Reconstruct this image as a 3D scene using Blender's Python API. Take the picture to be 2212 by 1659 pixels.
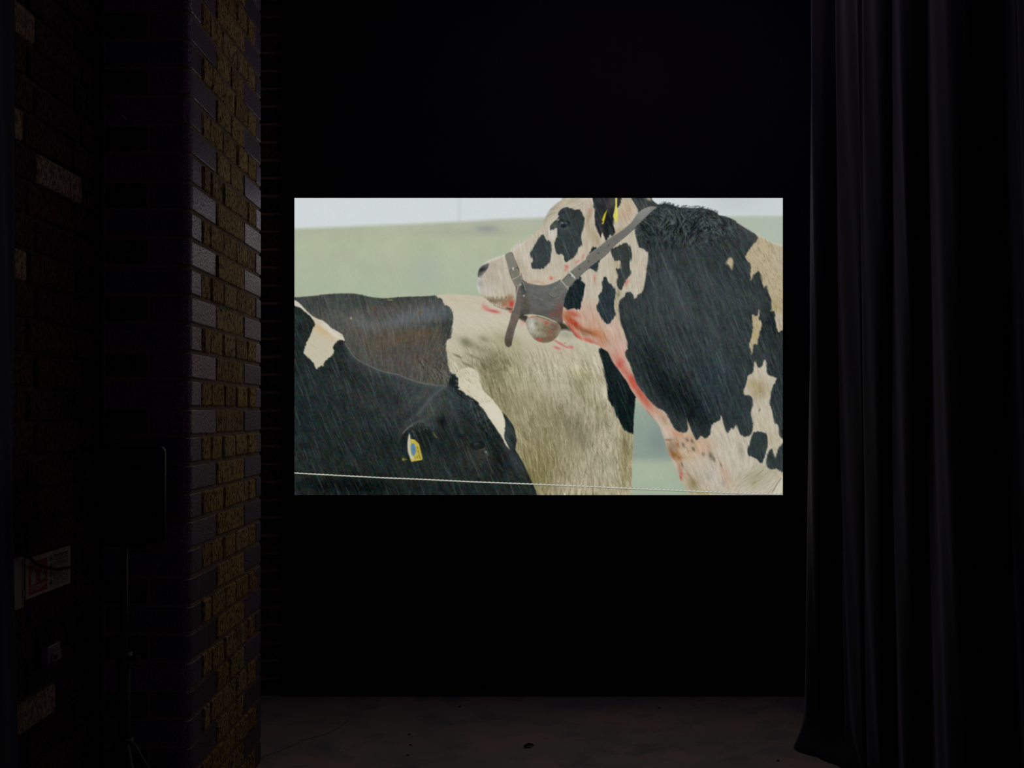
import bpy, bmesh, math, random
import numpy as np
from mathutils import Vector
random.seed(5)
sc = bpy.context.scene
for o in list(bpy.data.objects): bpy.data.objects.remove(o)
# ---------------------------------------------------------------- camera, ambient light, exposure
FPX, CX, CY, EYE = 1950.0, 1106.0, 895.0, 1.204        # focal length and vanishing point, in pixels of the 2212 x 1659 frame; eye height in metres
cam = bpy.data.cameras.new('camera'); co = bpy.data.objects.new('camera', cam); sc.collection.objects.link(co)
cam.sensor_width = 36.0; cam.lens = FPX/2212*36.0; cam.shift_y = (CY-829.5)/2212; cam.clip_start = .02
co.location = (0, 0, EYE); co.rotation_euler = (math.radians(90), 0, 0); sc.camera = co
w = bpy.data.worlds.new('dark_room'); sc.world = w; w.use_nodes = True
w.node_tree.nodes['Background'].inputs[0].default_value = (.78, .52, 1.0, 1)
w.node_tree.nodes['Background'].inputs[1].default_value = .03
la = bpy.data.lights.new('added_fill_light', 'AREA'); la.shape = 'RECTANGLE'; la.size = 1.0; la.size_y = .5; la.energy = 1.15; la.color = (.98, .84, 1.0)
lo_ = bpy.data.objects.new('added_fill_light', la); lo_.location = (.55, 2.95, 3.22); sc.collection.objects.link(lo_)     # added fill facing down, no lamp there; lifts floor and bricks beyond the screen's light
sc.view_settings.view_transform = 'Standard'; sc.view_settings.look = 'None'
sc.view_settings.exposure = 0; sc.view_settings.gamma = 1; sc.view_settings.use_curve_mapping = False
SCREEN_GAIN = 1.0
# ---------------------------------------------------------------- the moving picture shown on the screen (flat print, computed)
import numpy as np, math
PX0, PY0, PW, PH = 636.0, 427.5, 1055, 642          # picture area, in pixels of the frame
def paint_picture():
    rng = np.random.default_rng(7)
    H, W = PH + 1, PW + 1
    X, Y = np.meshgrid(PX0 + np.arange(W), PY0 + np.arange(H))
    X = X.astype(np.float32); Y = Y.astype(np.float32)
    img = np.zeros((H, W, 3), np.float32)
    TL = dict(A=(630,420,4.096), B=(1160,420,4.096), C=(630,745,4.096), D=(1160,745,4.096), E=(1020,520,6.9125),
              F=(1160,420,6.9125), G=(1180,600,6.9125), H=(1360,820,6.38), I=(1560,820,6.38), J=(860,780,5.53),
              K=(630,620,6.9125), L=(1560,480,4.88), P=(0,0,1))
    def T(t, *pts):
        x, y, s = TL[t]
        return [(x + a/s, y + b/s) for a, b in pts]
    def up(g, h, w):                                   # bilinear enlargement of a small grid
        gh, gw = g.shape
        y = np.linspace(0, gh-1.001, h); x = np.linspace(0, gw-1.001, w)
        yi = y.astype(int); xi = x.astype(int); fy = (y-yi)[:,None]; fx = (x-xi)[None]
        fy = fy*fy*(3-2*fy); fx = fx*fx*(3-2*fx)
        a = g[yi][:,xi]; b = g[yi][:,xi+1]; c = g[yi+1][:,xi]; d = g[yi+1][:,xi+1]
        return (a*(1-fx)+b*fx)*(1-fy)+(c*(1-fx)+d*fx)*fy
    def noise(sz, asp=1.0):
        return up(rng.standard_normal((int(H/sz*asp)+3, int(W/sz)+3)), H, W).astype(np.float32)
    def lic(deg, L=9, cell=1.3, power=1.0):            # fur: noise smeared along a direction (deg from +x, y down)
        a = np.radians(deg) if np.isscalar(deg) else np.radians(deg)
        cx, sy = np.cos(a), np.sin(a)
        src = noise(cell); out = np.zeros((H, W), np.float32)
        iy, ix = np.mgrid[0:H, 0:W].astype(np.float32)
        for k in range(-L, L+1):
            xx = np.clip((ix + k*cx + .5).astype(np.int32), 0, W-1); yy = np.clip((iy + k*sy + .5).astype(np.int32), 0, H-1)
            out += src[yy, xx]
        out -= out.mean(); out /= out.std()
        return out
    def field(ctrl, p=2.0):                            # smooth field of angles from control points (x, y, deg)
        c = np.zeros((H, W), np.float32); s = c.copy()
        for x, y, d in ctrl:
            w = 1.0/((X-x)**2+(Y-y)**2+400)**(p/2)*1e3
            c += w*np.cos(2*np.radians(d)); s += w*np.sin(2*np.radians(d))
        return np.degrees(np.arctan2(s, c)/2)
    def smooth_pts(p, n=4):
        p = np.array(p); m = len(p); o = []
        for i in range(m):
            a, b, c, d = p[i-1], p[i], p[(i+1) % m], p[(i+2) % m]
            for k in range(n):
                t = k/n
                o.append(.5*(2*b+(c-a)*t+(2*a-5*b+4*c-d)*t*t+(3*b-a-3*c+d)*t**3))
        return np.array(o)
    def sdf(pts, margin=30):                           # signed distance, negative inside
        p = np.array(pts, np.float32)
        x0 = int(max(0, p[:,0].min()-PX0-margin)); x1 = int(min(W, p[:,0].max()-PX0+margin+1))
        y0 = int(max(0, p[:,1].min()-PY0-margin)); y1 = int(min(H, p[:,1].max()-PY0+margin+1))
        d = np.full((H, W), 1e3, np.float32)
        if x1 <= x0 or y1 <= y0: return d
        xs = X[y0:y1, x0:x1]; ys = Y[y0:y1, x0:x1]
        best = np.full(xs.shape, 1e6, np.float32); ins = np.zeros(xs.shape, bool)
        q = np.roll(p, -1, 0)
        for (ax, ay), (bx, by) in zip(p, q):
            ex, ey = bx-ax, by-ay; l = ex*ex+ey*ey+1e-9
            t = np.clip(((xs-ax)*ex+(ys-ay)*ey)/l, 0, 1)
            best = np.minimum(best, (xs-ax-t*ex)**2+(ys-ay-t*ey)**2)
            if ay != by:
                c = ((ay > ys) != (by > ys)); ins ^= c & (xs < (bx-ax)*(ys-ay)/(by-ay)+ax)
        b = np.sqrt(best); b[ins] *= -1
        d[y0:y1, x0:x1] = b
        return d
    def mask(pts, soft=1.2, fur=0.0, tex=None, sm=True, off=0.0):
        d = sdf(smooth_pts(pts) if sm else pts) - off
        if fur and tex is not None: d = d + fur*.8*np.clip(tex, -1.6, 1.6)
        soft = soft*1.35
        return np.clip(.5 - d/soft, 0, 1)
    def mix(m, col, a=1.0):
        nonlocal img
        m = (m*a)[..., None]
        img = img*(1-m) + np.array(col, np.float32)*m
    def blob(t, x, y, rx, ry, ang, col, a, clip=None):
        (cx, cy), = T(t, (x, y)); s = TL[t][2]; rx /= s; ry /= s
        c, n = math.cos(math.radians(ang)), math.sin(math.radians(ang))
        u = ((X-cx)*c+(Y-cy)*n)/rx; v = (-(X-cx)*n+(Y-cy)*c)/ry
        m = np.exp(-(u*u+v*v))
        if clip is not None: m = m*clip
        mix(m, col, a)
    def line(pts, w, col, a=1.0, soft=1.0, clip=None, sm=True):
        p = [np.array(q, float) for q in pts]
        if sm and len(p) > 2:
            e = [2*p[0]-p[1]] + p + [2*p[-1]-p[-2]]; o = []
            for i in range(1, len(e)-2):
                A, B, C, D = e[i-1], e[i], e[i+1], e[i+2]
                for k in range(5):
                    t = k/5; o.append(.5*(2*B+(C-A)*t+(2*A-5*B+4*C-D)*t*t+(3*B-A-3*C+D)*t**3))
            o.append(p[-1]); p = o
        xs = [q[0] for q in p]; ys = [q[1] for q in p]; mg = int(w+3)
        x0 = int(max(0, min(xs)-PX0-mg)); x1 = int(min(W, max(xs)-PX0+mg+1)); y0 = int(max(0, min(ys)-PY0-mg)); y1 = int(min(H, max(ys)-PY0+mg+1))
        if x1 <= x0 or y1 <= y0: return
        gx = X[y0:y1, x0:x1]; gy = Y[y0:y1, x0:x1]; best = np.full(gx.shape, 1e9, np.float32)
        for (ax, ay), (bx, by) in zip(p[:-1], p[1:]):
            ex, ey = bx-ax, by-ay; l = ex*ex+ey*ey+1e-9
            t = np.clip(((gx-ax)*ex+(gy-ay)*ey)/l, 0, 1)
            best = np.minimum(best, (gx-ax-t*ex)**2+(gy-ay-t*ey)**2)
        m = np.clip(.5-(np.sqrt(best)-w/2)/soft, 0, 1)*a
        if clip is not None: m = m*clip[y0:y1, x0:x1]
        img[y0:y1, x0:x1] = img[y0:y1, x0:x1]*(1-m[..., None])+np.array(col, np.float32)*m[..., None]
    def blur1(a, ax):
        p = np.pad(a, [(1, 1) if i == ax else (0, 0) for i in range(3)], mode='edge'); n = a.shape[ax]
        t = lambda k: np.take(p, range(k, k+n), ax)
        return t(0)*.19+t(1)*.62+t(2)*.19
    def strokes(n, clip, ang, length, col, a, w=1.0, jit=12, bend=0.0):   # single hairs scattered over a region
        ys, xs = np.nonzero(clip > .6)
        if len(ys) == 0: return
        for k in rng.integers(0, len(ys), n):
            x, y = X[0, xs[k]], Y[ys[k], 0]
            d = (ang if np.isscalar(ang) else ang[ys[k], xs[k]]) + rng.normal(0, jit)
            r = math.radians(d); l = length*rng.uniform(.5, 1.3)
            dx, dy = math.cos(r)*l/2, math.sin(r)*l/2; b = rng.normal(0, bend)*l
            line([(x-dx, y-dy), (x-dy*b/l*2 if l else x, y+dx*b/l*2), (x+dx, y+dy)], w, col, a*rng.uniform(.4, 1), 1.0, clip, sm=False)

    n_big, n_mid, n_fin = noise(60), noise(18), noise(2.2)
    # ---- sky, far hill, hedge smudges
    mix(np.ones((H, W), np.float32), (208, 214, 216))
    mix(np.clip((X-1450)/260, 0, 1), (199, 206, 205), .9)
    mix(np.exp(-((X-1580)/70)**2)*np.exp(-((Y-425)/40)**2), (183, 190, 190), .55)
    mix(np.exp(-((X-992)/5)**2)*(Y < 480), (190, 198, 203), .45)
    hor = np.interp(X, [636, 760, 900, 1010, 1100, 1180, 1540, 1691], [494, 489, 483, 478, 473, 470, 468, 468]).astype(np.float32)
    gm = np.clip(.5+(Y-hor)/9, 0, 1)
    g = np.stack([np.interp(Y, [470, 500, 530, 560, 640, 760, 860, 1070], v).astype(np.float32) for v in
                  ([173, 172, 172, 171, 168, 167, 166, 160], [180, 179, 182, 180, 179, 178, 178, 174], [160, 156, 154, 156, 155, 152, 156, 152])], -1)
    g += (n_big*1.6+n_mid*1.0)[..., None]
    img = img*(1-gm[..., None])+g*gm[..., None]
    mix(gm*np.clip((X-1500)/150, 0, 1), (172, 184, 172), .8)
    blob('P', 1051, 495, 25, 9, 0, (140, 147, 146), .85)
    blob('P', 1010, 503, 120, 8, 0, (158, 166, 150), .5)
    blob('P', 925, 590, 45, 40, 0, (163, 172, 158), .5)
    blob('P', 1100, 480, 60, 7, 0, (168, 176, 160), .4)
    lowg = np.clip((Y-860)/30, 0, 1)*np.clip(1-(Y-985)/18, 0, 1)*(X > 1300)
    mix(lowg, (134, 149, 140), .85)
    blob('P', 1425, 955, 26, 30, 0, (120, 135, 132), .7)
    blob('P', 1385, 890, 20, 24, 0, (148, 163, 148), .6)

    # ---- cow in the middle: cream flank, brown-black saddle, black shoulder
    v_dir = field([(1020, 760, 60), (1100, 800, 75), (1180, 780, 70), (1250, 800, 62), (1200, 900, 80), (1260, 930, 95), (1330, 980, 80),
                   (1150, 940, 70), (1250, 1050, 100), (1180, 1040, 80), (1010, 660, 10), (1100, 700, 30), (1330, 1050, 70)])
    hair = lic(v_dir, 9, 1.5); hair2 = lic(v_dir+8, 14, 2.4)
    mid_out = T('A', (-40,914), (20,912), (100,908), (200,898), (330,882), (420,878), (520,876), (600,885), (680,905), (760,916), (850,919), (930,911), (1100,903),
                (1240,899), (1270,890), (1400,882), (1500,886), (1640,896), (1720,905), (2100,960)) + T('P', (1240, 660), (1372, 840)) + \
              T('D', (870,470), (862,600), (850,780), (848,1000), (838,1200), (834,1320), (832,1500)) + T('P', (1360, 1190), (620, 1190))
    mm = mask(mid_out, 1.6, .5, hair)
    mix(mm, (190, 184, 163))
    vv = np.clip((Y-700)/330, 0, 1)
    mix(mm*vv, (163, 154, 126), .62)
    mix(mm*np.clip((Y-640)/40, 0, 1)*np.clip(1-(Y-700)/60, 0, 1)*(X > 950), (198, 192, 172), .6)
    blob('P', 1000, 652, 60, 16, 0, (196, 184, 162), .6, mm)
    blob('D', 60, 90, 400, 90, 5, (186, 177, 150), .7, mm)
    blob('D', 180, 640, 260, 110, 15, (112, 106, 84), .62, mm)
    blob('D', 400, 800, 120, 100, 60, (104, 98, 80), .6, mm)
    blob('D', 380, 340, 90, 110, 0, (120, 116, 82), .55, mm)
    blob('D', 520, 560, 140, 60, 50, (128, 124, 92), .5, mm)
    blob('D', 60, 1050, 180, 260, 0, (112, 105, 66), .5, mm)
    blob('D', 620, 900, 110, 90, 60, (186, 176, 150), .7, mm)
    blob('D', 620, 1030, 120, 130, 0, (168, 166, 148), .6, mm)
    blob('D', 790, 1000, 60, 330, 0, (122, 113, 66), .6, mm)
    blob('D', 800, 900, 50, 60, 0, (105, 98, 70), .6, mm)
    blob('D', 420, 260, 130, 45, 20, (160, 150, 108), .5, mm)
    blob('P', 1175, 770, 60, 36, 0, (187, 179, 155), .6, mm)
    blob('P', 1270, 775, 45, 25, 10, (182, 173, 150), .5, mm)
    blob('P', 1085, 790, 60, 50, 20, (128, 123, 88), .55, mm)
    blob('P', 1060, 800, 26, 30, 0, (96, 98, 74), .45, mm)
    blob('P', 1100, 880, 60, 60, 50, (142, 134, 98), .5, mm)
    blob('P', 1150, 985, 60, 70, 60, (118, 110, 68), .6, mm)
    blob('P', 1140, 1045, 36, 40, 60, (108, 100, 52), .6, mm)
    blob('A', 1900, 1290, 60, 120, -70, (150, 146, 108), .6, mm)
    for x, y, rx, ry, c, a in [(1540,1310,50,40,(92,92,68),.6), (1700,1280,50,26,(108,108,80),.5), (1620,1340,160,30,(122,120,90),.5),
                               (1470,100+1331,45,10,(96,84,56),.7), (1560,178+1331,50,12,(90,88,66),.7), (1610,105+1331,60,12,(110,104,80),.6)]:
        blob('A', x, y, rx, ry, 25, c, a, mm)
    blob('P', 1062, 838, 34, 60, -25, (124, 118, 86), .6, mm); blob('P', 1100, 905, 26, 60, -25, (134, 126, 92), .5, mm)
    mm_l = mm*np.clip((Y-735)/60, .0, 1)
    img += (hair*8.5*mm_l)[..., None]*np.array([1, 1, .95], np.float32) + (hair2*6.5*mm_l)[..., None]
    img += (hair*2.2*mm)[..., None]
    blob('P', 1230, 950, 110, 90, 30, (120, 112, 84), .3, mm); blob('P', 1170, 900, 60, 60, 30, (140, 132, 98), .35, mm)
    img -= (np.clip(hair-.5, 0, 2)*16*mm_l*np.clip(noise(16)+.4, 0, 2))[..., None]*np.array([.9, .9, 1], np.float32)
    low = mm*(np.clip((Y-800)/80, 0, 1))
    strokes(1500, low, v_dir, 15, (88, 84, 56), .5, 1.0, 14, .12)
    strokes(1100, low, v_dir, 17, (214, 206, 176), .42, 1.1, 14, .12)
    strokes(90, mm*(Y > 760)*(Y < 830)*(X > 1080), v_dir, 10, (104, 100, 70), .35, 1.0, 14, .1)
    strokes(120, mm*np.exp(-((X-1075)/40)**2-((Y-785)/30)**2)*1.2, 70, 10, (84, 82, 56), .5, 1.1, 26, .1)
    strokes(90, mm*(X > 1000)*(X < 1100)*(Y > 735)*(Y < 800), 75, 9, (96, 92, 66), .4, 1.1, 20, .1)
    # shoulder patch
    sh = mask(T('D', (548,40), (575,130), (590,210), (605,290), (625,380), (628,470), (650,520), (680,560), (700,620), (745,700), (780,760), (850,785), (900,780), (980,600), (960,300), (760,60), (640,20)), 2.6, 1.0, hair)*mm
    mix(sh, (14, 24, 25)); blob('D', 680, 200, 60, 160, -20, (34, 44, 46), .6, sh); img += (hair*3*sh)[..., None]
    # saddle
    s_dir = field([(700, 700, 75), (900, 700, 95), (850, 660, 60), (960, 760, 120), (760, 780, 80)])
    sh_l = lic(s_dir, 8, 1.8)
    sad = mask(T('A', (-60,905), (20,905), (200,880), (520,850), (760,890), (1100,880), (1245,885), (1290,912), (1330,935), (1350,975), (1375,990), (1408,1015), (1422,1060), (1428,1110), (1420,1170),
                 (1412,1230), (1405,1275), (1370,1290), (1362,1345)) + T('C', (1375,90), (1382,180), (1402,240), (1400,400), (0,400)), 2.4, .9, sh_l)*mm
    mix(sad, (75, 75, 69))
    mix(sad*np.clip(1-(Y-665+.0*X)/22, 0, 1), (58, 64, 61), .95)
    blob('A', 900, 1010, 420, 60, -8, (84, 76, 69), .6, sad)
    blob('A', 1000, 1110, 400, 80, -12, (98, 104, 110), .7, sad); blob('A', 560, 1080, 260, 120, 10, (84, 86, 84), .5, sad); blob('A', 1180, 1040, 160, 60, -10, (104, 112, 118), .5, sad)
    blob('A', 640, 1150, 200, 50, 15, (97, 101, 101), .55, sad)
    blob('A', 1330, 1060, 90, 60, 20, (78, 86, 90), .7, sad)
    blob('A', 1290, 1150, 160, 26, 0, (54, 62, 66), .6, sad)
    blob('A', 1380, 1220, 60, 120, 0, (40, 48, 48), .75, sad)
    blob('A', 1120, 1240, 230, 60, 0, (92, 76, 58), .65, sad)
    blob('A', 820, 1300, 200, 90, 0, (94, 80, 60), .6, sad)
    blob('C', 1000, 100, 250, 120, 20, (80, 73, 70), .6, sad)
    blob('C', 1240, 260, 150, 60, 30, (92, 90, 78), .5, sad)
    blob('A', 250, 960, 200, 50, 0, (62, 66, 63), .5, sad)
    img += (sh_l*5.5*sad)[..., None]*np.array([1.05, 1, .92], np.float32)
    gr = np.clip(noise(4)-.3, 0, 2)*np.clip(noise(22)+.3, 0, 2)
    mix(np.clip(gr*.5, 0, .6)*sad*(Y > 660), (112, 78, 48), .75)
    mix(np.clip((noise(5)-.6)*.5, 0, .5)*sad, (104, 108, 112), .6)
    strokes(30, sad*(X > 905)*(Y > 775), 65, 14, (30, 32, 30), .8, 1.6, 14)
    strokes(24, sad*(X > 905)*(Y > 775), 65, 14, (140, 134, 110), .6, 1.4, 14)
    blob('A', 870, 934, 26, 6, 0, (160, 160, 80), .8, sad)
    blob('A', 525, 1095, 8, 10, 0, (190, 180, 150), .9, sad)
    line(T('A', (20,912), (200,898), (330,882), (520,876), (600,885), (680,905), (760,916), (850,919)), 1.4, (112, 122, 108), .6)

    # ---- the bull on the right
    b_dir = field([(1400, 470, 50), (1450, 520, 110), (1500, 480, 30), (1550, 520, 50), (1420, 650, 85), (1500, 700, 70), (1600, 600, 60), (1650, 600, 70),
                   (1480, 850, 60), (1600, 850, 80), (1350, 560, 100), (1240, 600, 85), (1180, 600, 85), (1220, 440, 160), (1270, 520, 82), (1330, 480, 60),
                   (1640, 950, 75), (1560, 1000, 70), (1480, 1000, 50), (1620, 1040, -30), (1350, 720, 70), (1400, 800, 60)])
    bh = lic(b_dir, 9, 1.5); bh2 = lic(b_dir, 13, 2.6)
    left_edge = T('G', (300,700), (360,770), (420,860), (500,920), (600,960), (700,985), (770,1010), (840,1060), (920,1110), (960,1190), (1000,1270), (1080,1380), (1150,1480), (1220,1580)) + \
                T('H', (20,140), (100,258), (180,370), (270,470), (350,560), (415,655), (455,760), (480,830), (510,940), (560,1070), (615,1180), (670,1300), (715,1410), (785,1510), (830,1590), (880,1700))
    chin = T('E', (560,1052), (470,1032), (380,1000), (300,955), (240,900), (195,860), (130,815), (85,745), (68,650), (75,560), (80,490), (95,430), (130,380), (200,320), (260,285),
             (330,255), (420,225), (490,195), (545,160), (600,92), (660,38), (724,0)) + T('A', (2020,438), (2100,382)) + \
           T('F', (0,540), (60,480), (88,420), (120,350), (150,290), (200,220), (270,150), (350,90), (430,30))
    neck = T('B', (470,-30), (1000,-20), (1015,40), (1072,88), (1130,78), (1190,95), (1260,115), (1340,120), (1440,120), (1520,132), (1590,160), (1610,182), (1700,205), (1800,260), (1900,320), (2000,382), (2100,430), (2185,452), (2230,460))
    bull_out = chin + neck + T('P', (1760, 1180), (1480, 1180)) + left_edge[::-1] + T('G', (250,640), (0,500))
    bm0 = mask(bull_out, 1.8, .3, bh); bg = img.copy(); bm = (bm0 > .01).astype(np.float32)
    mix(bm, (48, 55, 54))
    mot = noise(9)+.6*noise(4)
    blob('B', 1100, 1000, 280, 260, 60, (56, 62, 63), .7, bm)
    blob('B', 1450, 900, 420, 420, 60, (49, 58, 60), .5, bm)
    blob('B', 1300, 200, 330, 90, 15, (56, 65, 68), .6, bm)
    blob('B', 1850, 330, 150, 90, 30, (62, 68, 70), .5, bm)
    for x, y, rx, ry, an in [(1020,400,90,70,60), (1150,260,70,30,60), (1270,300,60,70,20), (1120,440,120,30,10), (960,250,40,90,0), (1400,280,30,60,20)]:
        blob('B', x, y, rx, ry, an, (24, 32, 33), .55, bm)
    blob('D', 1350, 500, 300, 130, 55, (8, 14, 14), .85, bm)
    blob('D', 1150, 400, 260, 90, 55, (12, 20, 20), .8, bm)
    blob('D', 1000, 150, 130, 260, -30, (22, 31, 32), .7, bm)
    blob('D', 1580, 300, 260, 300, 0, (42, 53, 60), .7, bm)
    blob('D', 1780, 620, 130, 160, 0, (36, 48, 52), .6, bm)
    blob('B', 1600, 700, 260, 60, 60, (42, 50, 51), .5, bm)
    blob('B', 2080, 1150, 90, 160, 0, (18, 26, 28), .6, bm)
    blob('D', 2120, 320, 80, 300, 0, (26, 34, 38), .6, bm)
    blob('B', 1180, 680, 20, 90, -15, (78, 88, 90), .5, bm)
    img += ((bh*3.6+bh2*3.4+mot*1.6)*bm)[..., None]*np.array([.92, 1.02, 1.02], np.float32)
    for x, y, rx, ry, a in [(1300,1000,70,200,.5), (1480,760,60,260,.45), (1700,900,60,220,.4), (1150,760,50,160,.45), (1560,1200,80,200,.35), (1050,900,50,120,.4)]: blob('B', x, y, rx, ry, -25, (72, 80, 82), a, bm)
    # curly wet hair over the withers
    curl_dir = field([(1390, 470, 35), (1420, 440, 20), (1440, 500, 120), (1470, 450, 60), (1460, 520, 110), (1500, 470, 140), (1540, 470, 40), (1560, 520, 60), (1600, 510, 45), (1400, 510, 60), (1520, 510, 150)], 3.5)
    curl = lic(curl_dir+30*noise(9), 4, 1.8)
    cm = bm*np.clip(1-((X-1470)/150)**2-((Y-480)/62)**2, 0, 1)
    img += (np.clip(curl, -1.7, 1.9)*17*np.sqrt(cm))[..., None]*np.array([.92, 1, 1.03], np.float32)
    # cream and white parts of the bull
    head = chin + T('B', (470,-30), (830,-30), (835,35), (870,85), (900,140), (900,200), (862,290), (880,380), (900,462), (955,490), (985,530), (978,620), (966,700), (950,790), (930,862), (898,885), (862,925),
                    (848,885), (820,862), (790,872), (768,905), (740,930), (722,980), (728,1070), (740,1150), (765,1210), (792,1290), (800,1352)) + \
           T('D', (800,40), (780,60), (790,110), (830,190), (855,270), (880,340), (950,440), (1010,510), (1060,556), (1130,588), (1160,640), (1200,710), (1240,765), (1300,776), (1338,745), (1320,640), (1345,700), (1380,790), (1415,845),
                    (1440,815), (1462,812), (1490,832), (1530,790), (1542,720), (1575,685), (1618,665), (1632,630), (1650,700), (1670,765), (1692,780), (1720,738), (1740,745), (1760,710), (1790,775), (1830,812), (1880,806), (1900,770), (1912,700),
                    (1895,600), (1912,500), (1885,450), (1828,432), (1850,340), (1872,270), (1912,245), (1928,145), (1955,195), (1985,195), (2012,130), (2030,160), (2038,255), (2112,290), (2112,320), (2082,380), (2068,440), (2060,520), (2082,600),
                    (2100,690), (2132,712), (2145,800), (2180,850), (2130,930), (2108,1002), (2075,920), (2040,970), (2030,1055), (2062,1102), (2118,1098), (2165,1125), (2260,1140), (2260,1700)) + left_edge[::-1] + T('G', (250,640), (100,500))
    hm = mask(head, 2.2, 1.0, bh)*bm
    so = sdf(smooth_pts(bull_out)); hd = sdf(smooth_pts(head)); hm = np.maximum(hm, bm*((hd < 60)*(X < 1215)*(Y < 660)*(so > -8) + (hd < 7)*(so > -2)*(X < 1520)*(Y > 600) > 0))
    mix(hm, (187, 178, 160))
    creams = [mask(T('L', (150,-20), (230,38), (300,78), (348,122), (372,182), (322,240), (248,360), (275,412), (298,450), (303,608), (332,552), (380,520), (410,572), (440,694), (465,668), (490,740), (521,830), (515,932), (550,952),
                        (560,1050), (596,1155), (650,1110), (720,1000), (720,150), (400,60)), 2.0, 1.1, bh)*bm,
              mask(T('L', (315,978), (350,992), (376,975), (384,925), (394,960), (388,1020), (410,1040), (416,1082), (400,1150), (380,1230), (372,1290), (335,1290), (312,1400), (298,1335), (283,1305), (315,1180), (325,1100)), 1.8, .9, bh)*bm,
              mask(T('L', (90,370), (116,400), (112,465), (102,505), (72,462), (42,435), (58,398)), 3.5, 1.2, bh)*bm]
    for c in creams: mix(c, (178, 164, 134))
    blob('L', 430, 340, 130, 90, 60, (188, 174, 142), .6, creams[0]); blob('L', 600, 380, 60, 200, 0, (176, 170, 152), .6, creams[0])
    blob('L', 570, 880, 45, 70, 0, (150, 136, 88), .6, creams[0]); blob('L', 610, 1040, 50, 80, 0, (180, 176, 164), .7, creams[0])
    for x, y in [(380, 290), (455, 410), (500, 250)]: blob('L', x, y, 20, 22, 0, (140, 132, 112), .5, creams[0])
    line(T('L', (160,0), (300,85), (400,140), (480,190), (600,235), (660,250)), 4, (212, 210, 202), .7, 3, bm)
    blob('L', 350, 1180, 40, 60, 0, (172, 156, 104), .6, creams[1])
    allc = np.clip(creams[0]+creams[1], 0, 1)
    strokes(220, allc, b_dir, 11, (120, 108, 80), .5, 1, 12); strokes(120, creams[0], b_dir, 10, (206, 196, 172), .5, 1, 12)
    # thin whites and dirt of the head and throat
    blob('E', 350, 600, 260, 230, 0, (182, 174, 158), .5, hm); blob('E', 250, 720, 120, 110, 0, (196, 190, 180), .5, hm)
    blob('E', 90, 680, 40, 160, 0, (202, 204, 204), .7, hm); blob('E', 330, 380, 110, 60, 30, (160, 150, 134), .5, hm); blob('E', 280, 520, 120, 100, 0, (170, 160, 142), .4, hm)
    blob('E', 120, 640, 50, 60, 0, (146, 148, 142), .6, hm); blob('E', 300, 280, 300, 26, -22, (214, 212, 208), .6, hm)
    blob('E', 800, 250, 110, 160, 0, (200, 192, 178), .6, hm); blob('E', 720, 380, 60, 110, -20, (150, 138, 112), .45, hm)
    blob('E', 700, 60, 130, 30, -35, (206, 202, 196), .6, hm)
    blob('F', 240, 200, 80, 200, 35, (150, 143, 124), .55, hm); blob('F', 130, 330, 40, 150, 20, (158, 156, 142), .6, hm); blob('F', 560, 100, 240, 50, 0, (178, 168, 146), .6, hm)
    blob('F', 230, 600, 60, 90, 10, (206, 200, 192), .8, hm); blob('F', 150, 600, 30, 60, 0, (160, 158, 146), .6, hm)
    blob('F', 800, 600, 80, 260, -15, (170, 156, 124), .6, hm); blob('F', 790, 300, 30, 140, 20, (150, 134, 104), .6, hm); blob('F', 900, 680, 50, 120, -20, (146, 132, 98), .55, hm)
    blob('F', 1330, 250, 110, 160, 20, (180, 152, 122), .75, hm); blob('F', 1300, 130, 60, 80, 0, (188, 176, 154), .6, hm); blob('F', 1200, 560, 130, 60, -35, (160, 146, 116), .6, hm)
    blob('F', 1420, 600, 60, 160, 0, (182, 174, 156), .5, hm); blob('F', 1500, 1100, 90, 280, 5, (186, 178, 156), .6, hm); blob('F', 1180, 1000, 60, 180, 0, (164, 150, 118), .6, hm)
    blob('F', 1000, 1100, 90, 130, 0, (184, 178, 160), .5, hm); blob('F', 100, 1230, 160, 70, 0, (200, 186, 166), .6, hm); blob('F', 700, 800, 60, 200, 40, (196, 180, 160), .5, hm)
    blob('F', 1200, 1450, 40, 120, 10, (152, 142, 116), .6, hm); blob('G', 1050, 400, 36, 180, 0, (158, 152, 126), .7, hm); blob('G', 1080, 250, 22, 40, 0, (104, 106, 70), .7, hm)
    # blood-stained and pink hide
    RED, PNK, ORG = (188, 76, 58), (196, 152, 134), (174, 98, 60)
    pk = mask(T('G', (250,430), (520,400), (640,380), (760,440), (900,660), (1060,620), (1120,760), (1215,1080), (1240,1250), (1330,1560), (1420,1700), (1150,1700), (800,1100), (300,760)), 26)*hm
    mix(pk, PNK, .62)
    blob('G', 950, 760, 90, 70, 30, (200, 176, 160), .8, hm); blob('G', 1080, 860, 60, 130, 0, (188, 152, 132), .5, hm)
    for x, y, rx, ry, an, c, a in [(400,540,100,45,20,RED,.85), (330,620,110,60,60,ORG,.7), (430,690,160,48,38,(186,50,28),.95), (370,760,110,26,50,(200,62,44),.9), (460,870,90,36,45,(206,70,54),.85), (640,940,120,34,22,(206,92,76),.8),
                                   (300,560,50,60,0,ORG,.5), (600,800,220,30,22,(132,74,40),.8), (560,840,60,30,30,(112,84,64),.5), (740,820,130,60,30,(190,104,68),.75), (840,960,90,80,40,(184,122,92),.6), (720,640,60,60,0,(196,134,104),.5),
                                   (830,840,60,100,0,(176,116,76),.45), (1100,1280,60,90,15,(204,78,66),.85), (1180,1400,50,120,-30,(198,96,80),.75), (1290,1530,50,90,-30,(202,66,54),.85), (1040,1180,90,80,0,(196,120,104),.5),
                                   (1150,1100,60,80,0,(206,146,132),.6), (560,700,60,60,0,(200,160,134),.5), (700,560,60,90,0,(196,164,144),.5)]:
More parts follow.
